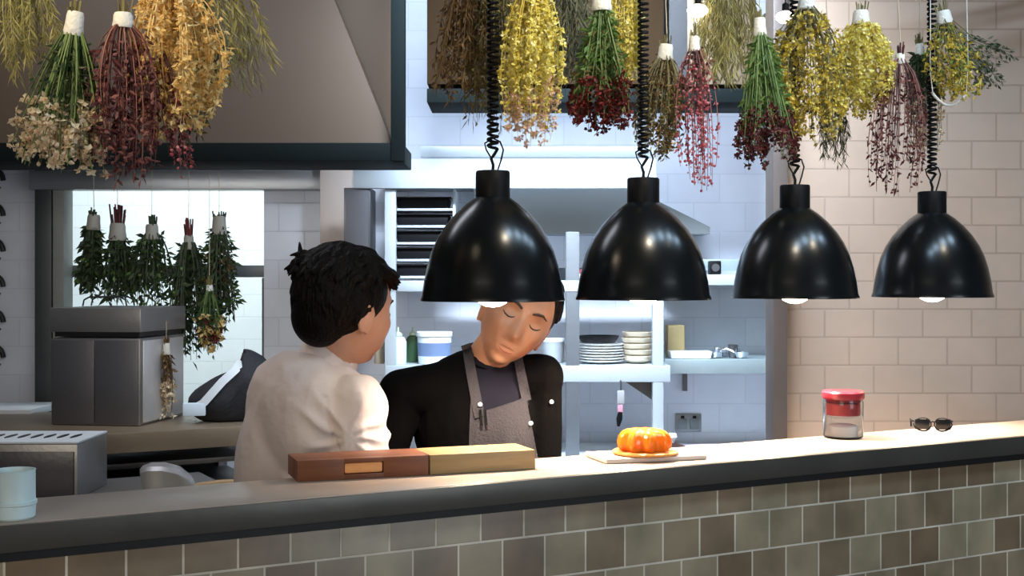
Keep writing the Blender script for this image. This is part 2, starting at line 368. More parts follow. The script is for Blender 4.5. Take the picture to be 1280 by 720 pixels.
board('chopping_board', 'thick pale ash wooden chopping board butted against the red brown one', p2, math.radians(21), 0.262, 0.13, 0.046, w_pale, False)

# orange dessert on its board, over a pale slab
y = 3.22; c = P(805, 575, y); c.z = ZL
t = thing('serving_slab', 'flat pale slab on the ledge under the orange dessert board', 'slab', (c.x + 0.005, c.y + 0.015, ZL), 0.3)
bm = BM(); box(bm, (0, 0, 0.0065), (0.27, 0.15, 0.012), 0.004); obj('slab_body', bm, mat('pale_pink_stone', (0.66, 0.55, 0.47), 0.35), t)
t = thing('round_board', 'thin round orange wooden board carrying the orange dessert', 'board', (c.x + 0.003, c.y, ZL + 0.013), 0)
bm = BM(); lathe(bm, [(0, 0), (0.078, 0), (0.083, 0.003), (0.083, 0.007), (0.080, 0.009), (0, 0.009)], seg=48); obj('board_disc', bm, mat('orange_wood', (0.72, 0.30, 0.07), 0.4), t)
bm = BM()
lob = []
for iz, (z, r) in enumerate([(0, 0.055), (0.006, 0.062), (0.020, 0.064), (0.036, 0.060), (0.047, 0.051), (0.053, 0.038), (0.051, 0.026), (0.046, 0.018)]):
    lob.append([V((r * (1 + 0.10 * math.cos(9 * a)) * math.cos(a), r * (1 + 0.10 * math.cos(9 * a)) * math.sin(a), z)) for a in [2 * PI * k / 108 for k in range(108)]])
loft(bm, lob)
des = obj('orange_dessert', bm, mat('orange_jelly', (0.90, 0.21, 0.01), 0.18, 0, 0.1, 30, 0, 10, Subsurface_Weight=0.4, Subsurface_Radius=(0.03, 0.01, 0.004), Subsurface_Scale=1.0), angle=3)
des.location = (c.x, c.y, ZL + 0.0222); tag(des, 'glossy bright orange ribbed dessert standing on the thin round board', 'dessert')

# glass jar with the red lid and contents
p = PT(1054, 547, 0.215); p.z = ZL
t = thing('glass_jar', 'clear glass jar with red lid standing on the ledge against the beige wall', 'jar', p)
glass = mat('clear_glass', (0.95, 0.95, 0.95), 0.03, 0, 0, 5, 0, 10, Transmission_Weight=1.0, IOR=1.25)
bm = BM(); lathe(bm, [(0, 0.001), (0.050, 0.001), (0.056, 0.006), (0.057, 0.10), (0.054, 0.112), (0.0515, 0.112), (0.054, 0.10), (0.053, 0.009), (0.048, 0.005), (0, 0.005)], seg=48); obj('jar_body', bm, glass, t, angle=1)
bm = BM(); lathe(bm, [(0, 0.104), (0.050, 0.104), (0.050, 0.1125), (0.058, 0.1125), (0.0595, 0.116), (0.0595, 0.130), (0.056, 0.134), (0, 0.135)], seg=48); obj('jar_lid', bm, mat('red_plastic', (0.30, 0.02, 0.035), 0.25), t)
bm = BM(); lathe(bm, [(0, 0.066), (0.0475, 0.066), (0.0475, 0.100), (0, 0.100)], seg=40); obj('red_contents', bm, mat('dark_red_fruit', (0.34, 0.03, 0.03), 0.4, 0, 0.5, 60), t)
bm = BM(); lathe(bm, [(0, 0.0065), (0.040, 0.0065), (0.042, 0.034), (0.036, 0.038), (0, 0.038)], seg=40); obj('white_contents', bm, mat('white_salt', (0.82, 0.78, 0.74), 0.8), t)

# sunglasses on the far right of the ledge
p = PT(1166, 540, 0.20); p.z = ZL
t = thing('sunglasses', 'pair of black glasses lying on the ledge under the rightmost lamp', 'glasses', p, -0.15)
for s in (-1, 1):
    bm = BM()
    rim = [V((s * 0.030 + 0.025 * math.cos(a), 0.003 * math.sin(a), 0.0205 + 0.0185 * math.sin(a) * (1 - 0.15 * s * math.cos(a)))) for a in [2 * PI * k / 24 for k in range(25)]]
    tube(bm, rim, 0.0021, 8); obj('rim', bm, black_gloss, t)
    bm = BM(); box(bm, (s * 0.030, 0, 0.0205), (0.043, 0.0015, 0.030), 0.0005); obj('lens', bm, black_gloss, t)
    bm = BM(); tube(bm, [(s * 0.055, 0, 0.030), (s * 0.058, 0.01, 0.030), (s * 0.056, 0.06, 0.030), (s * 0.050, 0.085, 0.022), (s * 0.047, 0.10, 0.004)], [0.0025, 0.0025, 0.002, 0.003, 0.0025], 8); obj('temple_arm', bm, black_gloss, t)
bm = BM(); tube(bm, [(-0.006, 0, 0.026), (0, 0, 0.029), (0.006, 0, 0.026)], 0.002, 8); obj('bridge', bm, black_gloss, t)

# pale blue cup at the left end of the ledge
p = PT(17, 650, 0.06); p.z = ZL
t = thing('tapered_cup', 'pale blue white cup standing at the left end of the ledge', 'cup', p)
bm = BM(); lathe(bm, [(0, 0.0005), (0.036, 0.0005), (0.039, 0.004), (0.0405, 0.030), (0.0395, 0.036), (0.039, 0.088), (0.040, 0.092), (0.0375, 0.092), (0.0365, 0.088), (0.0375, 0.036), (0.036, 0.007), (0, 0.006)], seg=48)
obj('cup_body', bm, mat('pale_blue_plastic', (0.62, 0.78, 0.80), 0.4), t)
bm = BM(); lathe(bm, [(0.0400, 0.026), (0.0422, 0.028), (0.0422, 0.034), (0.0400, 0.036)], seg=48, closed=True); obj('raised_band', bm, MATS['pale_blue_plastic'], t)

# ------------------------------------------------------------------ cooking side, left
LB = Matrix.Translation(B0) @ RZ
bench = thing('low_workbench', 'low steel workbench behind the ledge at the left carrying the grey scoop', 'workbench', B0, TH)
bm = BM(); box(bm, (-1.55, 1.60, 0.88), (2.5, 1.05, 0.04), 0.004); obj('bench_top', bm, mat('aged_steel', (0.27, 0.26, 0.25), 0.36, 0.75, 0.1, 4), bench)
bm = BM(); box(bm, (-1.55, 1.62, 0.48), (2.4, 0.95, 0.75), 0.004); obj('base_cabinet', bm, steel_dk, bench)
for s in (-2.6, -0.5):
    for q in (1.2, 2.0):
        bm = BM(); lathe(bm, [(0, 0), (0.025, 0), (0.02, 0.105), (0, 0.105)], c=(s, q, 0), seg=16); obj('foot', bm, steel_dk, bench)

tab = thing('pass_table', 'steel pass table with a thick lit front edge behind the workbench', 'table', B0, TH)
bm = BM(); box(bm, (-0.44, 2.65, 1.0125), (1.08, 0.90, 0.075), 0.006); tag(obj('table_top', bm, steel_warm, tab), 'thick warm steel top')
for z in (0.92, 0.80):
    bm = BM(); box(bm, (-0.44, 2.75, z - 0.02), (1.0, 0.7, 0.02), 0.003); obj('under_shelf', bm, steel_dk, tab)
for s in (-0.92, 0.04):
    for q in (2.35, 3.0):
        bm = BM(); box(bm, (s, q, 0.487), (0.04, 0.04, 0.974), 0.004); obj('leg', bm, steel_dk, tab)
bm = BM(); box(bm, (-0.44, 3.07, 0.70), (1.0, 0.02, 0.5)); obj('back_panel', bm, black_metal, tab)

# perforated top warmer at far left
t = thing('food_warmer', 'dark fronted countertop warmer with a perforated pale top, far left', 'warmer', (-1.385, 4.08, 0.9005), 0)
W_ = 0.62; 
bm = BM(); box(bm, (-W_ / 2 , 0.15, 0.088), (W_, 0.30, 0.176), 0.004); obj('warmer_body', bm, MATS['aged_steel'], t)
bm = BM(); box(bm, (-W_ / 2 - 0.004, -0.004, 0.080), (W_ - 0.012, 0.008, 0.145), 0.002); obj('dark_front_panel', bm, mat('dark_glass_panel', (0.055, 0.05, 0.055), 0.3), t)
bm = BM(); box(bm, (-W_ / 2, 0.15, 0.180), (W_, 0.30, 0.007), 0.002); obj('top_plate', bm, plastic_w, t)
for i in range(13):
    bm = BM(); x = -0.055 - i * 0.043; lathe(bm, [(0, 0), (0.011, 0), (0.011, 0.0016), (0, 0.0016)], seg=14); 
    for v in bm.verts: v.co = V((v.co.x * 0.9, v.co.y * 5.0, v.co.z)) + V((x, 0.15, 0.1834))
    obj('vent_hole', bm, black_metal, t)

# black scroll ornament on the tiled wall at the left edge
bm = BM()
for k in range(6):
    z = 1.25 + 0.16 * k; x = -2.345
    tube(bm, [V((x + 0.045 * math.cos(a) * (1 - 0.05 * a), 5.786, z + 0.055 * math.sin(a) * (1 - 0.05 * a))) for a in [0.35 * q for q in range(17)]], 0.012, 8)
tube(bm, [(-2.39, 5.786, 1.15), (-2.39, 5.786, 2.15)], 0.010, 8)
tag(obj('scroll_ornament', bm, black_metal), 'black curling wall ornament at the left edge, cut by the frame', 'ornament')
# low wall shelf at far left
bm = BM(); box(bm, (-2.36, 5.42, 1.052), (0.76, 0.34, 0.03), 0.003); tag(obj('wall_shelf', bm, plastic_w), 'short white edged shelf on the white tiled wall, far left', 'shelf')

# steel countertop cabinet with the overhanging lid band
t = thing('steel_cabinet', 'boxy steel countertop cabinet with a lid band standing on the pass table', 'cabinet', (-1.750, 4.86, 1.0505), math.radians(-8))
W_, D_ = 0.355, 0.42
bm = BM(); box(bm, (W_ / 2, D_ / 2, 0.165), (W_, D_, 0.33), 0.005); obj('cabinet_body', bm, mat('aged_steel', (0.27, 0.26, 0.25), 0.36, 0.75, 0.1, 4), t)
bm = BM(); box(bm, (W_ / 2, D_ / 2, 0.343), (W_ - 0.02, D_ - 0.02, 0.018)); obj('dark_gap', bm, black_metal, t)
bm = BM(); box(bm, (W_ / 2, D_ / 2, 0.398), (W_ + 0.012, D_ + 0.012, 0.092), 0.006); obj('lid_band', bm, MATS['aged_steel'], t)
for x in (0.002 + W_ / 4, W_ * 3 / 4 - 0.002):
    bm = BM(); box(bm, (x, -0.004, 0.165), (W_ / 2 - 0.008, 0.008, 0.315), 0.003); obj('front_panel', bm, mat('smoky_steel', (0.15, 0.145, 0.15), 0.38, 0.7, 0.12, 4), t)
bm = BM(); box(bm, (W_ + 0.004, D_ / 2, 0.165), (0.006, D_ - 0.04, 0.31), 0.002); obj('side_panel', bm, mat('satin_steel', (0.62, 0.60, 0.58), 0.3, 0.5), t)
# shallow wire rack on its lid
t = thing('wire_rack', 'small black wire rack on top of the steel cabinet', 'rack', (-1.575, 5.0, 1.498), 0)
for yy in (-0.05, 0.05):
    bm = BM(); tube(bm, [(-0.085, yy, 0.0015), (-0.08, yy, 0.025), (-0.06, yy, 0.036), (0.06, yy, 0.036), (0.08, yy, 0.025), (0.085, yy, 0.0015)], 0.0035, 6); obj('wire_arch', bm, black_metal, t)
for k in range(5):
    bm = BM(); x = -0.05 + k * 0.025; tube(bm, [(x, -0.052, 0.036), (x, 0.052, 0.036)], 0.002, 6); obj('cross_wire', bm, black_metal, t)

# grey scoop with a wooden handle on the low bench
p = PT(212, 612, 1.62); p.z = 0.9
t = thing('grey_scoop', 'grey metal scoop with pale wooden handle lying behind the ledge', 'scoop', p, 0.15)
bm = BM()
rings = []
for x, hw, z0, z1 in ((-0.080, 0.052, 0.0005, 0.10), (-0.055, 0.062, 0.0005, 0.108), (-0.01, 0.062, 0.0005, 0.108), (0.035, 0.055, 0.0005, 0.095), (0.065, 0.040, 0.004, 0.07), (0.080, 0.022, 0.010, 0.045)):
    rings.append([V((x + (z - 0.05) * -0.15, yy, z)) for yy, z in ((-hw, z0 + 0.006), (-hw + 0.008, z0), (hw - 0.008, z0), (hw, z0 + 0.006), (hw, z1 - 0.012), (hw - 0.014, z1), (-hw + 0.014, z1), (-hw, z1 - 0.012))])
loft(bm, rings); obj('scoop_bowl', bm, mat('dull_grey_metal', (0.36, 0.35, 0.35), 0.4, 0.5), t)
bm = BM(); tube(bm, [(0.06, -0.01, 0.028), (0.095, -0.012, 0.034), (0.16, -0.015, 0.042), (0.24, -0.02, 0.046)], [0.012, 0.015, 0.015, 0.013], 14); obj('handle', bm, w_pale, t)

# black bag leaning behind the man in white, with its pale strap
t = thing('black_bag', 'black bag with a pale strap slumped on the table behind the man in white', 'bag', P(282, 522, 5.0), 0.2)
t.location.z = 1.051
bm = BM(); r_ = bmesh.ops.create_icosphere(bm, subdivisions=4, radius=1)
for v in bm.verts:
    q = v.co.copy(); q.z = max(q.z, -0.85)
    x = q.x * 0.17 * (1 - 0.25 * (q.z > 0) * q.z); z = (q.z + 0.85) * 0.135
    x += 0.035 * (q.z + 0.85); k = 1 + 0.06 * noise.noise(q * 3)
    v.co = V((x * k, q.y * 0.09 * k, z * (1.12 if q.x > 0 else 0.80)))
obj('bag_body', bm, mat('black_cloth', (0.012, 0.012, 0.016), 0.7, 0, 0.3, 10, 0.3, 40), t)
bm = BM()
path = [V((-0.13, -0.085, 0.05)), V((-0.08, -0.098, 0.08)), V((-0.01, -0.098, 0.16)), V((0.04, -0.085, 0.205)), V((0.06, -0.05, 0.235))]
loft(bm, [[p_ + V((-0.012, -0.003, 0.010)), p_ + V((0.012, -0.003, -0.010)), p_ + V((0.012, 0.003, -0.010)), p_ + V((-0.012, 0.003, 0.010))] for p_ in path]); obj('strap', bm, plastic_w, t)
bm = BM(); box(bm, (-0.115, -0.092, 0.055), (0.085, 0.02, 0.05), 0.006); obj('label_patch', bm, mat('pale_blue_cloth', (0.55, 0.62, 0.68), 0.8), t)

# ------------------------------------------------------------------ back kitchen shelving
ctr = thing('back_counter', 'long white back counter under the shelves at the tiled wall', 'counter', (0, 0, 0))
bm = BM(); box(bm, (1.2, 5.45, 0.845), (3.6, 0.68, 0.04), 0.004); obj('counter_top', bm, plastic_w, ctr)
bm = BM(); box(bm, (1.2, 5.49, 0.47), (3.5, 0.58, 0.71), 0.003); obj('base_cabinet', bm, steel, ctr)
bm = BM(); box(bm, (1.2, 5.50, 0.0575), (3.4, 0.5, 0.115)); obj('plinth', bm, black_metal, ctr)
sh = thing('shelf_unit', 'pale steel shelf unit with two uprights against the white tiled wall', 'shelf unit', (0, 0, 0))
bm = BM(); box(bm, (0.065, 5.43, 1.215), (1.17, 0.36, 0.068), 0.004); obj('lower_shelf', bm, steel_pale, sh)
bm = BM(); box(bm, (0.065, 5.43, 1.575), (1.17, 0.36, 0.045), 0.004); obj('upper_shelf', bm, steel_pale, sh)
for x, ww, m in ((0.249, 0.056, mat('mid_grey_steel', (0.13, 0.14, 0.15), 0.45, 0.3)), (0.600, 0.045, steel_pale), (-0.50, 0.045, steel_pale)):
    bm = BM(); box(bm, (x, 5.275, 1.3325 if x > -0.3 else 1.419), (ww, 0.045, 0.93 if x > -0.3 else 1.103), 0.003); obj('upright', bm, m, sh)
bm = BM(); prism(bm, [(0.47, 1.178), (0.585, 1.178), (0.585, 1.10)], 0.02, Matrix.Translation((0, 5.30, 0))); obj('bracket', bm, steel_dk, sh)
ws = thing('wall_shelf', 'teal grey steel wall shelf holding the metal utensils, beside the dark post', 'shelf', (0, 0, 0))
bm = BM(); box(bm, (1.0, 5.62, 1.232), (0.70, 0.35, 0.062), 0.004, Matrix.Rotation(0, 4, 'Z')); obj('shelf_board', bm, mat('teal_grey_steel', (0.36, 0.44, 0.45), 0.35, 0.5), ws)
for x in (0.78, 1.22):
    bm = BM(); prism(bm, [(-0.01, 1.20), (0.01, 1.20), (0.01, 1.10), (-0.01, 1.10)], 0.03, Matrix.Translation((x, 5.765, 0))); obj('bracket', bm, steel_dk, ws)
ws = thing('wall_shelf', 'upper pale grey wall shelf between the second and third lamps', 'shelf', (0, 0, 0))
bm = BM(); box(bm, (1.0, 5.62, 1.60), (0.70, 0.35, 0.045), 0.004); obj('shelf_board', bm, steel_pale, ws)
bm = BM(); box(bm, (1.0, 5.60, 1.665), (0.70, 0.02, 0.05), 0.003); obj('guard_rail', bm, MATS['teal_grey_steel'], ws)
ptp = P(884, 347, 5.55)
t = thing('small_speaker', 'small black box on the upper shelf beside the second lamp', 'box', (0.87, 5.50, 1.623))
bm = BM(); box(bm, (0, 0, 0.03), (0.05, 0.06, 0.058), 0.006); obj('box_body', bm, black_soft, t)
bm = BM(); lathe(bm, [(0, 0), (0.017, 0), (0.017, 0.003), (0, 0.003)], seg=20, M=Matrix.Translation((0, -0.0305, 0.03)) @ Matrix.Rotation(PI / 2, 4, 'X')); obj('round_grille', bm, steel_dk, t)

# stack of black trays left of the first lamp
bx = -0.375
rk = thing('tray_rack', 'white metal rack holding the stack of black trays behind the first lamp', 'rack', (bx, 5.44, 1.598))
for x in (-0.135, 0.135):
    bm = BM(); box(bm, (x, 0, 0.19), (0.012, 0.26, 0.375), 0.003); obj('side_panel', bm, steel_pale, rk)
for k in range(5):
    bm = BM(); box(bm, (0, 0, 0.014 + k * 0.070), (0.262, 0.26, 0.010), 0.002); obj('runner', bm, steel_pale, rk)
wordk = ['lowest', 'second lowest', 'middle', 'second highest', 'top']
for k in range(5):
    t = thing('black_tray', f'black food tray, {wordk[k]} of the stack in the white rack', 'tray', (bx, 5.44, 1.598 + 0.0195 + k * 0.070), 0, 'black trays in the rack')
    bm = BM(); vs = box(bm, (0, 0, 0.021), (0.205, 0.22, 0.042), 0.006)
    for v in vs: v.co.x *= 1 + 0.10 * (v.co.z / 0.042)
    obj('tray_body', bm, black_soft, t)
    bm = BM(); box(bm, (0, 0, 0.0455), (0.245, 0.245, 0.006), 0.002); obj('tray_lip', bm, black_gloss, t)
t = thing('dark_locker', 'dark grey tall box behind the head of the man in white', 'box', (-0.635, 5.35, 1.5985))
bm = BM(); box(bm, (0, 0.0, 0.19), (0.11, 0.2, 0.38), 0.004); obj('box_body', bm, steel_dk, t)
bm = BM(); box(bm, (0, -0.103, 0.19), (0.095, 0.006, 0.36), 0.002); obj('door_panel', bm, mat('dark_grey_paint', (0.12, 0.12, 0.13), 0.5), t)
bm = BM(); box(bm, (-0.56, 5.43, 1.575), (0.10, 0.36, 0.044), 0.003); obj('shelf_end', bm, steel_pale, sh)

# pans and ornaments on the upper shelf right of lamp one
t = thing('black_pan', 'shallow black pan on the upper shelf between the first two lamps', 'pan', (0.235, 5.42, 1.5985))
bm = BM(); lathe(bm, [(0, 0.001), (0.062, 0.001), (0.075, 0.045), (0.078, 0.052), (0.072, 0.052), (0.058, 0.006), (0, 0.006)], seg=32); obj('pan_body', bm, black_gloss, t)
bm = BM(); tube(bm, [(-0.072, 0, 0.045), (-0.11, -0.02, 0.05), (-0.15, -0.03, 0.052)], 0.006, 8); obj('handle', bm, black_soft, t)
t = thing('red_topped_pot', 'tiny white pot with a red top beside the black pan on the upper shelf', 'pot', (0.285, 5.31, 1.5985))
bm = BM(); lathe(bm, [(0, 0.001), (0.015, 0.001), (0.017, 0.028), (0, 0.028)], seg=18); obj('pot_body', bm, ceramic, t)
bm = BM(); lathe(bm, [(0, 0.028), (0.018, 0.028), (0.015, 0.044), (0, 0.047)], seg=18); obj('red_top', bm, MATS['red_plastic'], t)

# lower shelf contents, left to right
Z1 = 1.2495
def bottle(label, x, y, h, r, m, cm, z=Z1, name='squeeze_bottle', cat='bottle'):
    t = thing(name, label, cat, (x, y, z))
    bm = BM(); lathe(bm, [(0, 0.0005), (r * 0.94, 0.0005), (r, 0.006), (r, h * 0.60), (r * 0.75, h * 0.72), (r * 0.4, h * 0.76), (0, h * 0.76)], seg=24); obj('bottle_body', bm, m, t)
    bm = BM(); lathe(bm, [(0, h * 0.76), (r * 0.55, h * 0.76), (r * 0.5, h * 0.83), (r * 0.16, h * 0.87), (r * 0.10, h), (0, h)], seg=18); obj('nozzle_cap', bm, cm, t)
pale_green = mat('pale_green_plastic', (0.50, 0.60, 0.42), 0.4); leaf_green = mat('dark_green_plastic', (0.05, 0.12, 0.05), 0.5)
bottle('pale blue squeeze bottle on the lower shelf beside the face of the man in white', -0.475, 5.33, 0.155, 0.036, mat('pale_blue_bottle', (0.60, 0.72, 0.78), 0.35), pale_green)
bottle('cream squeeze bottle with a green tip, leftmost on the lower shelf', -0.555, 5.36, 0.19, 0.022, cream, leaf_green)
bottle('slim dark green bottle between the squeeze bottle and the labelled tub', -0.425, 5.48, 0.15, 0.030, leaf_green, pale_green)
def tub(label, x, y, r, h, z, body, lid, band=None, name='plastic_tub'):
    t = thing(name, label, 'tub', (x, y, z))
    bm = BM(); lathe(bm, [(0, 0.0005), (r * 0.90, 0.0005), (r * 0.93, 0.004), (r, h * 0.86), (0, h * 0.86)], seg=32); obj('tub_body', bm, body, t)
    bm = BM(); lathe(bm, [(0, h * 0.86), (r * 1.05, h * 0.86), (r * 1.05, h * 0.97), (r, h), (0, h)], seg=32); obj('tub_lid', bm, lid, t)
    if band:
        bm = BM(); lathe(bm, [(r * 0.945, h * 0.25), (r * 0.952, h * 0.25), (r * 1.0 , h * 0.66), (r * 0.985, h * 0.66)], seg=32, closed=True); obj('label_band', bm, band, t)
tub('white lidded tub with a blue label band left of the man in black', -0.325, 5.36, 0.072, 0.135, Z1, plastic_w, plastic_w, mat('blue_grey_label', (0.14, 0.20, 0.34), 0.5))
tub('small white tub on the lower shelf just left of the grey upright', 0.175, 5.42, 0.045, 0.105, Z1, mat('grey_tub', (0.33, 0.35, 0.36), 0.5), plastic_w)
# stack of plates with a black tray on top
for k in range(7):
    bm = BM(); z = Z1 + 0.0005 + k * 0.0115
    lathe(bm, [(0, 0), (0.055, 0), (0.062, 0.003), (0.098, 0.010), (0.102, 0.014), (0.099, 0.0145), (0.060, 0.006), (0, 0.005)], seg=40)
    o = obj('white_plate', bm, ceramic); o.location = (0.375, 5.40, z)
    tag(o, f'white plate, {["lowest", "second from the bottom", "third from the bottom", "fourth from the bottom", "third from the top", "second from the top", "top"][k]} of the stack on the lower shelf', 'plate', 'stacked white plates')
t = thing('black_lidded_pan', 'flat black pan resting on top of the white plate stack', 'pan', (0.365, 5.40, Z1 + 0.0865))
bm = BM(); lathe(bm, [(0, 0), (0.070, 0), (0.084, 0.022), (0.088, 0.030), (0.080, 0.030), (0.066, 0.005), (0, 0.005)], seg=36); obj('pan_body', bm, black_soft, t)
bm = BM(); tube(bm, [(-0.08, 0, 0.024), (-0.115, -0.01, 0.028)], 0.007, 8); obj('handle', bm, black_soft, t)
names_b = ['lowest', 'second lowest', 'middle', 'second highest', 'top']
for k in range(5):
    bm = BM(); lathe(bm, [(0, 0.0005), (0.035, 0.0005), (0.060, 0.014), (0.068, 0.032), (0.066, 0.033), (0.056, 0.017), (0.030, 0.005), (0, 0.005)], seg=36)
    for v in bm.verts: v.co.x += 0.003 * math.sin(k * 2.1)
    o = obj('cream_bowl', bm, cream); o.location = (0.530, 5.40, Z1 + k * 0.025)
    tag(o, f'cream bowl, {names_b[k]} of the stack beside the white plates', 'bowl', 'stacked cream bowls')
bm = BM(); box(bm, (0, 0, 0.07), (0.075, 0.10, 0.14), 0.008); o = obj('brown_box', bm, mat('olive_card', (0.33, 0.25, 0.11), 0.7)); o.location = (0.715, 5.62, 1.2635); tag(o, 'small olive brown box on the wall shelf right of the cream bowls', 'box')
t = thing('white_tray', 'flat white tray on the wall shelf in front of the brown box', 'tray', (0.765, 5.515, 1.2635))
bm = BM(); box(bm, (0, 0, 0.016), (0.17, 0.10, 0.031), 0.006, taper=1.06); obj('tray_body', bm, ceramic, t)
def ladle(name, label, x, y, z, rot, m, r=0.03, ln=0.2):
    t = thing(name, label, name.split('_')[-1], (x, y, z), rot)
    bm = BM(); lathe(bm, [(0, 0.0005), (r * 0.6, 0.004), (r, r * 0.8), (r * 0.95, r * 0.8), (r * 0.5, 0.008), (0, 0.004)], seg=24); obj('bowl', bm, m, t)
    bm = BM(); tube(bm, [(r * 0.9, 0, r * 0.75), (r + 0.03, 0, 0.040), (r + ln * 0.6, 0, 0.028), (r + ln, 0, 0.006)], 0.0045, 8); obj('handle', bm, m, t)
chrome = mat('bright_chrome', (0.72, 0.75, 0.80), 0.15, 0.9)
for k, (x, y, r_, rr, lb) in enumerate(((0.875, 5.52, 0.3, 0.032, 'steel ladle lying on the wall shelf beside the white tray'), (0.93, 5.60, 1.2, 0.026, 'small steel ladle lying in the middle of the utensils on the wall shelf'),
                                        (0.985, 5.50, 2.7, 0.034, 'steel ladle with the round bowl, rightmost on the wall shelf'))):
    ladle('steel_ladle', lb, x, y, 1.2635, r_, chrome, rr, 0.12)
for k, (x, lb) in enumerate(((0.90, 'small metal measuring cup standing among the ladles, left'), (0.955, 'small metal measuring cup standing among the ladles, right'))):
    t = thing('measuring_cup', lb, 'cup', (x, 5.555 - 0.02 * k, 1.2635), 0.5)
    bm = BM(); lathe(bm, [(0, 0.0005), (0.018, 0.0005), (0.022, 0.045 + 0.012 * k), (0.0205, 0.045 + 0.012 * k), (0.0165, 0.004), (0, 0.004)], seg=24); obj('cup_body', bm, steel_dk if k else chrome, t)
    bm = BM(); tube(bm, [(0.019, 0, 0.035), (0.036, 0, 0.035), (0.036, 0, 0.012), (0.018, 0, 0.010)], 0.003, 6); obj('handle', bm, chrome, t)
# hanging utensils below the shelf
t = thing('hanging_tongs', 'dark utensil with a pink grip hanging under the lower shelf', 'utensil', P(776, 475, 5.24))
bm = BM(); tube(bm, [(0, 0.03, 0.0), (0, 0, -0.004), (0, 0, -0.045)], 0.004, 8); obj('hook', bm, steel_dk, t)
bm = BM(); box(bm, (0, 0, -0.070), (0.030, 0.012, 0.055), 0.005); obj('grip', bm, mat('grey_grip', (0.30, 0.30, 0.30), 0.5), t)
bm = BM(); box(bm, (-0.002, 0, -0.118), (0.022, 0.014, 0.036), 0.006); obj('pink_band', bm, mat('pink_plastic', (0.50, 0.22, 0.28), 0.5), t)
bm = BM(); tube(bm, [(-0.002, 0, -0.13), (-0.006, 0, -0.16), (-0.010, 0, -0.19)], [0.010, 0.013, 0.006], 10); obj('blade', bm, black_soft, t)
# wall socket
so = P(860, 528, 5.8)
t = thing('wall_socket', 'grey metal double socket on the white tiled wall under the shelf', 'socket', (so.x, 5.795, so.z))
bm = BM(); box(bm, (0, 0, 0), (0.118, 0.012, 0.082), 0.004); obj('socket_plate', bm, mat('grey_socket', (0.28, 0.30, 0.30), 0.4, 0.5), t)
for s in (-1, 1):
    bm = BM(); box(bm, (s * 0.027, -0.009, -0.006), (0.042, 0.008, 0.046), 0.003); obj('outlet', bm, steel_gray, t)
    bm = BM(); box(bm, (s * 0.027, -0.014, 0.026), (0.016, 0.006, 0.012), 0.002); obj('rocker_switch', bm, black_soft, t)
# pink plate with the red underside on the back counter
p = P(893, 553, 5.35); 
t = thing('pink_plate', 'wide pink plate with a dark red rim on the back counter', 'plate', (p.x, 5.30, 0.8655))
bm = BM(); lathe(bm, [(0, 0.0005), (0.09, 0.0005), (0.165, 0.022), (0.165, 0.027), (0.09, 0.008), (0, 0.008)], seg=48); obj('plate_base', bm, mat('dark_red_glaze', (0.36, 0.03, 0.07), 0.3), t)
bm = BM(); lathe(bm, [(0, 0.009), (0.09, 0.009), (0.160, 0.030), (0.160, 0.036), (0, 0.030)], seg=48); obj('pink_lining', bm, mat('pink_glaze', (0.72, 0.50, 0.54), 0.4), t)
t = thing('stock_pot_lid', 'dark lid with a white knob on the back counter behind the dessert', 'lid', (0.665, 5.32, 0.8655))
bm = BM(); lathe(bm, [(0, 0.06), (0.02, 0.058), (0.055, 0.045), (0.072, 0.012), (0.072, 0.0005), (0, 0.0005)], seg=36); obj('lid_dome', bm, mat('brown_black_enamel', (0.05, 0.02, 0.015), 0.3), t)
bm = BM(); lathe(bm, [(0, 0.058), (0.010, 0.058), (0.012, 0.07), (0.022, 0.082), (0.018, 0.097), (0, 0.10)], seg=20); obj('knob', bm, ceramic, t)
# ------------------------------------------------------------------ people
def cap(bm, a, b, ra, rb=None, seg=18):
    a, b = V(a), V(b); rb = ra if rb is None else rb; d = (b - a).normalized(); L_ = (b - a).length
    pts, rad = [], []
    for k in range(1, 6): t = PI / 2 * k / 6; pts.append(a - d * ra * math.cos(t)); rad.append(ra * math.sin(t))
    for k in range(5): pts.append(a + d * L_ * k / 4); rad.append(ra + (rb - ra) * k / 4)
    for k in range(5, 0, -1): t = PI / 2 * k / 6; pts.append(b + d * rb * math.cos(t)); rad.append(rb * math.sin(t))
    tube(bm, pts, rad, seg)
def ell(bm, c, r, R=None, sub=3):
    vs = bmesh.ops.create_icosphere(bm, subdivisions=sub, radius=1)['verts']
    for v in vs:
        q = V((v.co.x * r[0], v.co.y * r[1], v.co.z * r[2])); v.co = V(c) + (R @ q if R is not None else q)
def frame(fwd, up=(0, 0, 1)):
    f = V(fwd).normalized(); u = V(up); u = (u - f * u.dot(f)).normalized(); s = f.cross(u)
    return Matrix((s, f, u)).transposed()       # columns: side, forward, up
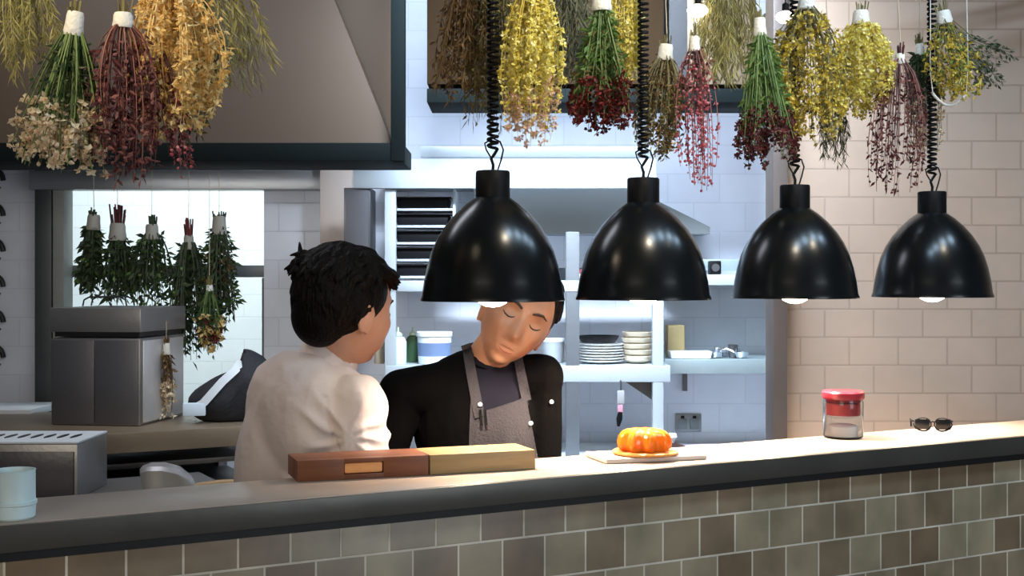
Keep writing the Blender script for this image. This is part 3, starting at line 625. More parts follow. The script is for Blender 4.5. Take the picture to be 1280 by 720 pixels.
def fuse(name, bm, m, parent, voxel=0.005, smooth=4, wr=0.0, wfun=None):
    bmesh.ops.recalc_face_normals(bm, faces=bm.faces)
    me = bpy.data.meshes.new(name + '_src'); bm.to_mesh(me); bm.free()
    o = bpy.data.objects.new(name, me); C.objects.link(o)
    md = o.modifiers.new('r', 'REMESH'); md.mode = 'VOXEL'; md.voxel_size = voxel; md.use_smooth_shade = True
    if smooth: s = o.modifiers.new('s', 'SMOOTH'); s.factor = 0.6; s.iterations = smooth
    dg = bpy.context.evaluated_depsgraph_get(); dg.update()
    ev = o.evaluated_get(dg); m2 = bpy.data.meshes.new_from_object(ev, depsgraph=dg)
    o.modifiers.clear(); o.data = m2; m2.name = name; bpy.data.meshes.remove(me)
    if wfun:
        ns_ = [v.normal.copy() for v in m2.vertices]
        for v, nn in zip(m2.vertices, ns_): v.co += nn * wfun(v.co, nn)
    m2.materials.clear(); m2.materials.append(m)
    m2.polygons.foreach_set('use_smooth', [True] * len(m2.polygons)); m2.update()
    if parent: o.parent = parent; o.matrix_parent_inverse = parent.matrix_basis.inverted()
    return o
def G(x, s): return math.exp(-(x / s) ** 2)
def head_co(d):
    x, y, z = d
    p = V((0.076 * x, 0.098 * y, 0.118 * z))
    jaw = max(0.0, -z)
    p.x *= 1 - 0.30 * jaw ** 1.5
    if z < 0 and y < 0: p.y *= 1 - 0.35 * (-z)
    if z < 0 and y > 0: p.y += 0.016 * (-z) * min(1, y * 2)
    if p.y > 0.082: p.y = 0.082 + (p.y - 0.082) * 0.45
    X, Z = p.x, p.z
    if y > 0.25:
        nz = 0.0
        if -0.048 < Z < 0.03: nz = 0.022 * G(X, 0.0085 + 0.006 * max(0, (0.03 - Z) / 0.078)) * min(1, (0.032 - Z) / 0.055) * (1 if Z > -0.036 else max(0, (Z + 0.048) / 0.012))
        p.y += nz
        for s in (-1, 1):
            p.y -= 0.011 * G(X - s * 0.031, 0.017) * G(Z - 0.010, 0.013)
            p.y += 0.006 * G(X - s * 0.031, 0.013) * G(Z - 0.008, 0.009)
            p.y += 0.004 * G(X - s * 0.030, 0.022) * G(Z - 0.030, 0.008)
            p.y += 0.004 * G(X - s * 0.046, 0.015) * G(Z + 0.022, 0.016)
        p.y += 0.0035 * G(X, 0.022) * (G(Z + 0.060, 0.006) + G(Z + 0.072, 0.0065)) - 0.003 * G(X, 0.022) * G(Z + 0.066, 0.003)
        p.y -= 0.004 * G(X, 0.03) * G(Z + 0.086, 0.008); p.y += 0.008 * G(X, 0.022) * G(Z + 0.104, 0.014)
    return p
def head(bm, M, ear=1.0):
    NU, NV = 96, 72; rows = []
    for j in range(1, NV):
        ph = PI * j / NV
        rows.append([bm.verts.new(M @ head_co((math.sin(ph) * math.cos(2 * PI * i / NU), math.sin(ph) * math.sin(2 * PI * i / NU), math.cos(ph)))) for i in range(NU)])
    t = bm.verts.new(M @ head_co((0, 0, 1))); b = bm.verts.new(M @ head_co((0, 0, -1)))
    for a, c in zip(rows, rows[1:]):
        for i in range(NU): bm.faces.new((a[i], a[(i + 1) % NU], c[(i + 1) % NU], c[i]))
    for i in range(NU):
        bm.faces.new((t, rows[0][(i + 1) % NU], rows[0][i])); bm.faces.new((b, rows[-1][i], rows[-1][(i + 1) % NU]))
    R = M.to_3x3()
    for s in (-ear, ear):                           # ears: rim, lobe and bowl
        pts = []
        for k in range(11):
            a = math.radians(-70 + 250 * k / 10)
            pts.append(M @ V((s * (0.083 + 0.004 * math.sin(a)), -0.008 - 0.017 * math.cos(a) * 0.9, -0.018 + 0.028 * math.sin(a))))
        for p_, q_ in zip(pts, pts[1:]): cap(bm, p_, q_, 0.0058, 0.0058, 10)
        e = M @ V((s * 0.078, -0.006, -0.020)); ell(bm, e, (0.0095, 0.018, 0.029), R)
        cap(bm, M @ V((s * 0.078, 0.001, -0.034)), M @ V((s * 0.080, -0.002, -0.046)), 0.007, 0.006, 10)
_hb = BM(); head(_hb, Matrix.Identity(4)); bmesh.ops.recalc_face_normals(_hb, faces=_hb.faces); HB = BVHTree.FromBMesh(_hb)
def face_pt(x, z, off=0.0):
    h = HB.ray_cast(V((x, 0.4, z)), V((0, -1, 0)))
    return h[0] + V((0, off, 0)) if h[0] else V((x, 0.08, z))
def headM(c, fwd, up, s):
    return Matrix.Translation(V(c)) @ frame(fwd, up).to_4x4() @ Matrix.Scale(s, 4)
def arm(bm, sh, el, wr, r=(0.052, 0.040, 0.026)):
    cap(bm, sh, el, r[0], r[1]); cap(bm, el, wr, r[1], r[2])
def hand(bm, wr, dirv, palm, side, curl=0.6, s=1.0):
    """palm slab, four curled fingers of unequal length, thumb from the side of the palm"""
    d = V(dirv).normalized(); n = V(palm); n = (n - d * n.dot(d)).normalized(); sd = d.cross(n) * side
    R = Matrix((sd, d, n)).transposed()
    ell(bm, V(wr) + d * 0.045 * s, (0.040 * s, 0.050 * s, 0.015 * s), R)
    cap(bm, V(wr) - d * 0.02, V(wr) + d * 0.03, 0.024 * s, 0.026 * s)
    for k, (o_, ln) in enumerate(((-0.029, 0.068), (-0.010, 0.078), (0.009, 0.073), (0.027, 0.056))):
        p = V(wr) + d * (0.084 - 0.004 * abs(k - 1.3)) * s + sd * o_ * s; a = 0.25
        for q, (fr, rr) in enumerate(((0.45, 0.0088), (0.32, 0.0080), (0.24, 0.0072))):
            a += curl * (0.5 if q == 0 else 0.75); e = p + (d * math.cos(a) + n * math.sin(a)) * ln * fr * s
            cap(bm, p, e, rr * s, (rr - 0.0007) * s, 12); p = e
    p = V(wr) + d * 0.025 * s - sd * 0.030 * s; q = p + (d * 0.6 - sd * 0.6 + n * 0.5).normalized() * 0.038 * s; r2 = q + (d * 0.9 - sd * 0.1 + n * 0.4).normalized() * 0.030 * s
    cap(bm, p, q, 0.013 * s, 0.0105 * s, 12); cap(bm, q, r2, 0.0105 * s, 0.008 * s, 12)
def body(bm, neck0, neck1, rn, chest, pelvis, fw, hips, feet, shs, g=0.0):
    R = frame(fw)
    cap(bm, neck0, neck1, rn, rn * 0.95)
    ell(bm, chest, (0.16 + g, 0.105 + g, 0.19 + g), R); ell(bm, (V(chest) + V(pelvis)) / 2, (0.145 + g, 0.10 + g, 0.18 + g), R)
    ell(bm, pelvis, (0.155 + g, 0.105 + g, 0.13 + g), R)
    cap(bm, shs[0], shs[1], 0.055 + g, 0.055 + g)
    for s_ in shs: cap(bm, s_, V(neck0) + V((0, 0, 0.005)), 0.045 + g, 0.045 + g * 0.6)
def legs(bm, pelvis, fw, g=0.0, spread=0.09, knee=0.03):
    R = frame(fw)
    for s in (-1, 1):
        h = V(pelvis) + R @ V((s * spread, 0, -0.03)); k = V((h.x, h.y, 0.50)) + R @ V((s * 0.01, knee, 0)); a = V((k.x, k.y, 0.09)) - R @ V((0, knee, 0))
        cap(bm, h, k, 0.085 + g, 0.057 + g); cap(bm, k, a, 0.055 + g, 0.040 + g)
def shoes(name, pelvis, fw, m, parent, spread=0.10):
    R = frame(fw)
    for s in (-1, 1):
        b = V((pelvis[0], pelvis[1], 0)) + R @ V((s * spread, 0, 0)); bm = BM()
        rings = []
        for y_, hw, h in ((-0.10, 0.028, 0.06), (-0.08, 0.036, 0.095), (0, 0.038, 0.105), (0.06, 0.043, 0.075), (0.12, 0.045, 0.052), (0.165, 0.028, 0.035)):
            rings.append([b + R @ V((x_, y_, z_)) for x_, z_ in ((-hw, 0.002), (hw, 0.002), (hw * 1.02, h * 0.5), (hw * 0.5, h), (-hw * 0.5, h), (-hw * 1.02, h * 0.5))])
        loft(bm, rings); o = obj(name, bm, m, parent); o.matrix_parent_inverse = parent.matrix_basis.inverted()
def kid(name, bm, m, parent, **k):
    o = obj(name, bm, m, parent, **k); o.matrix_parent_inverse = parent.matrix_basis.inverted(); return o
def hair(name, M, parent, m, shell, locks, seed, voxel=0.0032):
    rnd = random.Random(seed); bm = BM(); R = M.to_3x3(); s = M.to_scale()[0]; Rn = R.normalized()
    for c, r in shell: ell(bm, M @ V(c), tuple(q * s for q in r), Rn, 4)
    for (az0, az1, el0, el1, n, ln, flow, r0, push) in locks:
        for _ in range(n):
            az = math.radians(rnd.uniform(az0, az1)); el = math.radians(rnd.uniform(el0, el1))
            d = V((math.sin(az) * math.cos(el), math.cos(az) * math.cos(el), math.sin(el)))
            c, r = shell[0]; root = V(c) + V((d.x * r[0], d.y * r[1], d.z * r[2])) * 0.95
            l = ln * rnd.uniform(0.6, 1.2); fl = V(flow) + V((rnd.uniform(-.35, .35), rnd.uniform(-.35, .35), rnd.uniform(-.35, .35)))
            fl = (fl - d * fl.dot(d) * 0.9).normalized() if fl.length > 0 else d
            pts = [M @ (root + fl * l * t + d * (push * (0.3 + 0.7 * math.sin(t * PI * 0.7)))) for t in (0, 0.3, 0.6, 0.85, 1)]
            tube(bm, pts, [r0 * s, r0 * 1.1 * s, r0 * 0.9 * s, r0 * 0.55 * s, r0 * 0.2 * s], 8)
    return fuse(name, bm, m, parent, voxel, 1)

skin = mat('warm_skin', (0.55, 0.295, 0.195), 0.48, 0, 0.10, 22, 0.04, 120, Subsurface_Weight=0.15, Subsurface_Radius=(0.02, 0.008, 0.004), Subsurface_Scale=0.5)
skin2 = mat('tan_skin', (0.50, 0.25, 0.145), 0.45, 0, 0.10, 22, 0.04, 120, Subsurface_Weight=0.15, Subsurface_Radius=(0.02, 0.008, 0.004), Subsurface_Scale=0.5)
hair_m = mat('black_hair', (0.003, 0.0022, 0.002), 0.55, 0, 0.3, 60, 0.5, 160, (1, 1, 0.25), Specular_IOR_Level=0.1)
brow_m = mat('dark_brow', (0.035, 0.018, 0.012), 0.7); lip_m = mat('lip_skin', (0.33, 0.12, 0.08), 0.5)
def folds(amp, f, seed, direction=(1, 1, 0.25)):
    def fn(co, nn):
        q = V((co.x * direction[0], co.y * direction[1], co.z * direction[2])) * f + V((seed, 0, 0))
        a = noise.noise(q); b = noise.noise(q * 2.1 + V((3, 1, 7)))
        return amp * (1 - 2 * abs(a)) + amp * 0.5 * (1 - 2 * abs(b)) - amp * 0.6
    return fn
def face_parts(M, parent, beard=False):
    for s in (-1, 1):
        bm = BM(); pts = [M @ face_pt(s * x, z, 0.0008) for x, z in ((0.013, 0.026), (0.024, 0.031), (0.036, 0.033), (0.050, 0.026))]
        tube(bm, pts, [0.0028, 0.0042, 0.0036, 0.0015], 8); kid('eyebrow', bm, brow_m, parent)
        bm = BM(); pts = [M @ face_pt(s * x, z, 0.0006) for x, z in ((0.018, 0.0035), (0.024, -0.001), (0.031, -0.0025), (0.039, -0.0005), (0.046, 0.004))]
        tube(bm, pts, [0.001, 0.0018, 0.002, 0.002, 0.0012], 8); kid('eyelashes', bm, brow_m, parent)
    bm = BM()
    tube(bm, [M @ face_pt(x, z, -0.0010) for x, z in ((-0.024, -0.0645), (-0.012, -0.0625), (-0.003, -0.0615), (0, -0.0625), (0.003, -0.0615), (0.012, -0.0625), (0.024, -0.0645))], [0.0008, 0.0022, 0.0028, 0.0025, 0.0028, 0.0022, 0.0008], 8)
    tube(bm, [M @ face_pt(x, z, -0.0010) for x, z in ((-0.022, -0.0675), (-0.010, -0.072), (0, -0.073), (0.010, -0.072), (0.022, -0.0675))], [0.0008, 0.0024, 0.0032, 0.0024, 0.0008], 8)
    kid('lips', bm, lip_m, parent)
    if beard:
        bm = BM(); tube(bm, [M @ face_pt(x, z, -0.0004) for x, z in ((-0.024, -0.0575), (-0.014, -0.0545), (-0.005, -0.053), (0.005, -0.053), (0.014, -0.0545), (0.024, -0.0575))], [0.0006, 0.0016, 0.0018, 0.0018, 0.0016, 0.0006], 8)
        kid('moustache', bm, mat('stubble', (0.17, 0.075, 0.045), 0.7), parent)

# ---- the man in white, seen from behind and his right, facing away to the right
fw1 = V((math.cos(math.radians(45)), math.sin(math.radians(45)), 0))
ch1 = V((-0.515, 3.33, 1.21)); pel1 = V((-0.56, 3.34, 0.93))
shR = V((-0.385, 3.195, 1.295)); shL = V((-0.645, 3.475, 1.285))
M1 = headM((-0.422, 3.31, 1.523), (math.cos(math.radians(41)), math.sin(math.radians(41)), -0.16), (0.14, 0.10, 1), 1.20)
n0, n1 = V((-0.478, 3.325, 1.365)), V((-0.438, 3.31, 1.46))
elR, wrR = V((-0.352, 3.15, 1.045)), V((-0.340, 3.28, 1.100))
elL, wrL = V((-0.60, 3.66, 1.05)), V((-0.38, 3.72, 1.04))
t1 = thing('person', 'man in a white shirt with black hair, seen from behind, head turned to the right', 'person', (-0.54, 3.33, 0))
bm = BM(); body(bm, n0, n1, 0.061, ch1, pel1, fw1, None, None, (shR, shL), -0.012); legs(bm, pel1, fw1, -0.01)
for a_ in ((shR, elR, wrR), (shL, elL, wrL)): arm(bm, *a_)
hand(bm, wrR + V((0.01, 0.01, 0.0)), (0.35, 0.30, 0.30), (0.1, 0.6, -0.8), 1, 0.7, 0.95); hand(bm, wrL, (0.9, -0.1, -0.1), (0, -0.2, -1), -1, 0.6, 0.95)
head(bm, M1)
fuse('body_skin', bm, skin, t1, 0.0038, 2)
face_parts(M1, t1)
_f1 = folds(0.006, 9, 3.0, (1, 1, 0.4))
def shirt_folds(co, nn):                         # long soft folds plus fine ones that run out from the sleeve seam
    q = co - V((-0.395, 3.15, 1.215)); r = math.hypot(q.x, q.z); a = math.atan2(q.z, q.x)
    k = math.exp(-((r - 0.085) / 0.055) ** 2) * (1 if co.y < 3.33 else 0)
    seam = -0.006 * math.exp(-((q.x + 0.055 + 0.25 * (q.z - 0.05)) / 0.008) ** 2) * (1 if (q.z < 0.10 and co.y < 3.28) else 0)
    return _f1(co, nn) + 0.0055 * k * (1 - 2 * abs(math.sin(a * 4.5 + 2.5 * noise.noise(co * 9)))) + seam
bm = BM(); body(bm, n0 - V((0, 0, 0.035)), n0 + V((0.006, 0, 0.018)), 0.066, ch1, pel1, fw1, None, None, (shR, shL), 0.013)
arm(bm, shR, elR, wrR - V((0.02, 0.02, 0.02)), (0.072, 0.066, 0.042)); arm(bm, shL, elL, wrL, (0.071, 0.06, 0.042))
ell(bm, ch1 - fw1 * 0.055 + V((0, 0, 0.04)), (0.195, 0.10, 0.17), frame(fw1)); ell(bm, V((-0.42, 3.24, 1.17)), (0.10, 0.10, 0.19), frame(fw1)); ell(bm, V((-0.615, 3.32, 1.10)), (0.105, 0.105, 0.24), frame(fw1)); ell(bm, V((-0.44, 3.25, 1.28)), (0.10, 0.09, 0.10), frame(fw1))
fuse('white_shirt', bm, mat('white_cotton', (0.66, 0.58, 0.56), 0.85, 0, 0.04, 12, 0.25, 30), t1, 0.006, 14, wfun=shirt_folds)
bm = BM()                                       # stand collar, open towards the throat
Rc = frame((0.62, 0.62, -0.45), (0.42, 0.30, 1)); rg = []
for (r, z) in ((0.0740, -0.034), (0.0735, -0.004), (0.0715, 0.020), (0.0685, 0.024), (0.0675, 0.004), (0.0680, -0.034)):
    rg.append([n0 + Rc @ V((r * math.cos(a), r * 1.10 * math.sin(a), z + 0.008)) + V((0, 0, 0.024)) for a in [2 * PI * k / 48 for k in range(48)]])
loft(bm, rg + [rg[0]], cap=False); kid('shirt_collar', bm, MATS['white_cotton'], t1)
bm = BM(); legs(bm, pel1, fw1, 0.012); ell(bm, pel1, (0.17, 0.12, 0.12), frame(fw1)); fuse('trousers', bm, mat('black_trousers', (0.015, 0.015, 0.018), 0.8), t1, 0.009, 3)
shoes('shoe', pel1, fw1, black_soft, t1)
hair('hair', M1, t1, hair_m, [((0, -0.026, 0.030), (0.090, 0.106, 0.108)), ((0, -0.055, 0.005), (0.077, 0.078, 0.088)), ((0, -0.068, -0.020), (0.066, 0.062, 0.070))],
     [(-75, 75, 32, 80, 260, 0.045, (0.25, 1, 0.1), 0.006, 0.006), (60, 300, 25, 88, 420, 0.040, (0.1, -0.6, -0.5), 0.006, 0.006),
      (75, 285, -25, 30, 420, 0.040, (0, -0.2, -1), 0.0055, 0.003), (185, 225, 22, 48, 26, 0.040, (-0.3, -1, 0.25), 0.006, 0.012),
      (0, 60, 30, 46, 60, 0.050, (0.2, 1, 0.15), 0.007, 0.010), (52, 66, -8, 20, 24, 0.028, (0.0, 0.2, -1), 0.004, 0.0)], 11, 0.0029)

# ---- the man in black with the grey apron, leaning over the ledge and looking down
fw2 = V((-0.18, -1, 0)).normalized()
ch2 = V((-0.105, 3.545, 1.205)); pel2 = V((-0.11, 3.68, 0.93))
sR = V((-0.305, 3.515, 1.290)); sL = V((0.072, 3.555, 1.330))
M2 = headM((0.014, 3.482, 1.502), (0.10, -0.97, -0.12), (0.49, -0.10, 0.86), 1.23)
m0, m1 = V((-0.075, 3.53, 1.37)), V((-0.020, 3.48, 1.45))
eR, wR = V((-0.365, 3.50, 1.07)), V((-0.235, 3.30, 1.115)); eL, wL = V((0.085, 3.56, 1.06)), V((0.03, 3.36, 1.04))
t2 = thing('person', 'man in a black jacket and grey apron looking down under the leftmost lamp', 'person', (-0.11, 3.62, 0))
bm = BM(); body(bm, m0, m1, 0.060, ch2, pel2, fw2, None, None, (sR, sL), -0.012); legs(bm, pel2, fw2, -0.01)
for a_ in ((sR, eR, wR), (sL, eL, wL)): arm(bm, *a_)
hand(bm, wR, (0.7, -0.5, 0.25), (0.2, -0.1, -1), 1, 0.6, 0.95); hand(bm, wL, (-0.8, -0.4, 0.1), (0, -0.2, -1), -1, 0.6, 0.95)
head(bm, M2, 0.90)
fuse('body_skin', bm, skin2, t2, 0.0034, 1)
face_parts(M2, t2)
bm = BM(); body(bm, m0 - V((0, 0, 0.03)), m0, 0.064, ch2, pel2, fw2, None, None, (sR, sL), 0.013)
arm(bm, sR, eR, wR - V((-0.01, -0.02, 0)), (0.068, 0.056, 0.040)); arm(bm, sL, eL, wL + V((0.01, 0.03, 0)), (0.062, 0.052, 0.040))
jk = fuse('black_jacket', bm, mat('black_cotton', (0.003, 0.0028, 0.003), 0.9, 0, 0.2, 12, 0.25, 40, Specular_IOR_Level=0.05), t2, 0.006, 5, wfun=folds(0.007, 7, 9))
JB = BVHTree.FromPolygons([v.co.copy() for v in jk.data.vertices], [tuple(p.vertices) for p in jk.data.polygons])
def drape(name, q, m, parent, off, nu=18, nv=18, th=0.003, y0=3.40):
    """a cloth panel between four corner points (x, z), laid on the jacket's front"""
    bm = BM(); c = [P(px, py, y0) for px, py in q]; g = []; last = None
    for j in range(nv + 1):
        row = []
        for i in range(nu + 1):
            u_, v_ = i / nu, j / nv
            p = (c[0] * (1 - u_) + c[1] * u_) * (1 - v_) + (c[3] * (1 - u_) + c[2] * u_) * v_
            h = JB.ray_cast(V((p.x, 2.9, p.z)), V((0, 1, 0)))
            row.append([p.x, h[0].y if h[0] else None, p.z])
        g.append(row)
    for row in g:
        ok = [r[1] for r in row if r[1] is not None]; mn = sum(ok) / len(ok) if ok else (last or 3.45)
        for r in row:
            if r[1] is None or r[1] > mn + 0.10: r[1] = mn + 0.03
        last = mn
    for _ in range(2):
        ys = [[r[1] for r in row] for row in g]
        for j in range(nv + 1):
            for i in range(nu + 1):
                nb = [ys[b][a] for a, b in ((i - 1, j), (i + 1, j), (i, j - 1), (i, j + 1)) if 0 <= a <= nu and 0 <= b <= nv]
                g[j][i][1] = min(ys[j][i], (ys[j][i] + sum(nb) / len(nb)) / 2)
    f = [[bm.verts.new(V((x, y_ - off, z))) for x, y_, z in row] for row in g]; b = [[bm.verts.new(V((x, y_ - off + th, z))) for x, y_, z in row] for row in g]
    for j in range(nv):
        for i in range(nu):
            bm.faces.new((f[j][i], f[j][i + 1], f[j + 1][i + 1], f[j + 1][i])); bm.faces.new((b[j][i], b[j + 1][i], b[j + 1][i + 1], b[j][i + 1]))
    rim_f = f[0] + [r[-1] for r in f[1:]] + f[-1][-2::-1] + [r[0] for r in f[-2:0:-1]]; rim_b = b[0] + [r[-1] for r in b[1:]] + b[-1][-2::-1] + [r[0] for r in b[-2:0:-1]]
    for i in range(len(rim_f)):
        k = (i + 1) % len(rim_f); bm.faces.new((rim_f[i], rim_b[i], rim_b[k], rim_f[k]))
    return kid(name, bm, m, parent)
ap = mat('grey_canvas', (0.036, 0.033, 0.040), 0.9, 0, 0.06, 40, 0.3, 160)
drape('dark_undershirt', [(586, 440), (643, 434), (662, 510), (598, 530)], mat('navy_black_cotton', (0.008, 0.008, 0.016), 0.8, Specular_IOR_Level=0.15), t2, 0.005)
drape('apron', [(597, 517), (658, 499), (716, 800), (566, 800)], ap, t2, 0.010, 24, 40)
drape('apron_strap', [(575, 434), (587, 430), (606, 520), (593, 524)], ap, t2, 0.013, 4, 24)
drape('apron_strap', [(639, 436), (650, 434), (665, 503), (653, 506)], ap, t2, 0.013, 4, 20)
drape('apron_side', [(588, 500), (597, 512), (600, 600), (584, 600)], ap, t2, 0.0085, 4, 20)
def on_jacket(px, py, off):
    p = P(px, py, 3.40); h = JB.ray_cast(V((p.x, 2.9, p.z)), V((0, 1, 0))); return V((p.x, (h[0].y if h[0] else 3.43) - off, p.z))
for px, py, nm in ((691, 507, 'jacket_button'), (664, 533, 'apron_button'), (600, 506, 'strap_button')):
    bm = BM(); lathe(bm, [(0, -0.002), (0.006, -0.002), (0.006, 0.002), (0.0045, 0.0035), (0, 0.0035)], seg=18, M=Matrix.Translation(on_jacket(px, py, 0.017 if 'jacket' not in nm else 0.004)) @ Matrix.Rotation(PI / 2, 4, 'X'))
    kid(nm, bm, plastic_w, t2)
for dx in (0, 6):
    bm = BM(); a_, b_ = on_jacket(600 + dx, 512, 0.020), on_jacket(602 + dx, 532, 0.020); tube(bm, [a_, b_], 0.0035, 10); kid('pen', bm, black_gloss, t2)
bm = BM(); Rc = frame((-0.15, -0.85, -0.45), (0.30, -0.10, 1)); rg = []
for (r, z) in ((0.0640, -0.030), (0.0645, -0.004), (0.0625, 0.018), (0.0595, 0.018), (0.0600, -0.004), (0.0605, -0.030)):
    rg.append([m0 + Rc @ V((r * math.cos(a), r * 1.08 * math.sin(a), z + 0.010)) for a in [2 * PI * k / 48 for k in range(48)]])
loft(bm, rg + [rg[0]], cap=False); kid('jacket_collar', bm, MATS['black_cotton'], t2)
bm = BM(); legs(bm, pel2, fw2, 0.012); ell(bm, pel2, (0.165, 0.115, 0.12), frame(fw2)); fuse('trousers', bm, MATS['black_trousers'], t2, 0.009, 3)
shoes('shoe', pel2, fw2, black_soft, t2)
hair('hair', M2, t2, hair_m, [((0, -0.020, 0.028), (0.083, 0.096, 0.104)), ((0, -0.050, 0.005), (0.070, 0.068, 0.082))],
     [(-70, 70, 38, 80, 160, 0.045, (0.4, 0.6, 0.2), 0.006, 0.005), (60, 300, 10, 85, 300, 0.04, (0.1, -0.4, -0.6), 0.006, 0.004), (80, 280, -25, 20, 200, 0.035, (0, -0.2, -1), 0.005, 0.001)], 5)
# ------------------------------------------------------------------ hanging rack and the dried flower bunches
rack = thing('hanging_rack', 'slim dark overhead rack above the ledge that carries the dried bunches', 'rack', B0, TH)
ZR = 2.68
RAILS = (0.16, 0.22, 0.34, 0.41)
for q in RAILS:
    bm = BM(); tube(bm, [(-1.9, q, ZR), (2.3, q, ZR)], 0.010, 10); obj('rail', bm, black_metal, rack)
for s in (-1.85, 0.15, 2.25):
    bm = BM(); tube(bm, [(s, 0.10, ZR + 0.012), (s, 0.44, ZR + 0.012)], 0.010, 8); obj('cross_bar', bm, black_metal, rack)
    bm = BM(); tube(bm, [(s, 0.27, ZR + 0.01), (s, 0.27, 3.205)], 0.008, 8); obj('drop_rod', bm, black_metal, rack)

G_ = dict(
    green=[(0.045, 0.10, 0.02), (0.10, 0.20, 0.04), (0.20, 0.30, 0.08)], dkgreen=[(0.02, 0.04, 0.015), (0.045, 0.075, 0.03), (0.09, 0.12, 0.05)],
    yellow=[(0.50, 0.34, 0.03), (0.80, 0.62, 0.08), (0.95, 0.82, 0.26)], bright=[(0.62, 0.50, 0.05), (0.95, 0.85, 0.22), (1.0, 0.95, 0.55)],
    gold=[(0.60, 0.36, 0.09), (0.92, 0.66, 0.25), (1.0, 0.87, 0.50)], olive=[(0.10, 0.085, 0.025), (0.20, 0.17, 0.055), (0.34, 0.29, 0.11)],
    brown=[(0.07, 0.04, 0.015), (0.16, 0.09, 0.03), (0.28, 0.17, 0.06)], maroon=[(0.05, 0.010, 0.012), (0.15, 0.035, 0.035), (0.42, 0.17, 0.14)],
    red=[(0.06, 0.004, 0.006), (0.16, 0.012, 0.014), (0.30, 0.04, 0.035)], pink=[(0.45, 0.05, 0.09), (0.70, 0.16, 0.20), (0.85, 0.45, 0.45)],
    cream=[(0.70, 0.50, 0.30), (0.86, 0.72, 0.50), (0.92, 0.84, 0.68)], paleolive=[(0.22, 0.20, 0.06), (0.42, 0.38, 0.12), (0.62, 0.56, 0.24)],
    wine=[(0.04, 0.008, 0.012), (0.11, 0.018, 0.022), (0.24, 0.05, 0.05)], grey=[(0.10, 0.11, 0.07), (0.18, 0.19, 0.12), (0.28, 0.28, 0.19)], rosy=[(0.60, 0.34, 0.22), (0.86, 0.60, 0.45), (0.92, 0.76, 0.60)])
def LM(k): return leafmat('foliage_' + k, G_[k])
def leaf(bm, p, d, n, l, w_):
    d = d.normalized(); s = d.cross(n); s = s.normalized() if s.length > 1e-5 else d.orthogonal(); n = s.cross(d)
    a = bm.verts.new(p); b = bm.verts.new(p + d * l * 0.45 + s * w_ + n * w_ * 0.4); c = bm.verts.new(p + d * l); e = bm.verts.new(p + d * l * 0.45 - s * w_ + n * w_ * 0.4)
    bm.faces.new((a, b, c)); bm.faces.new((a, c, e))
def bud(bm, p, r, rnd):
    vs = bmesh.ops.create_icosphere(bm, subdivisions=1, radius=r)['verts']
    for v in vs: v.co = v.co * rnd.uniform(0.75, 1.2) + p
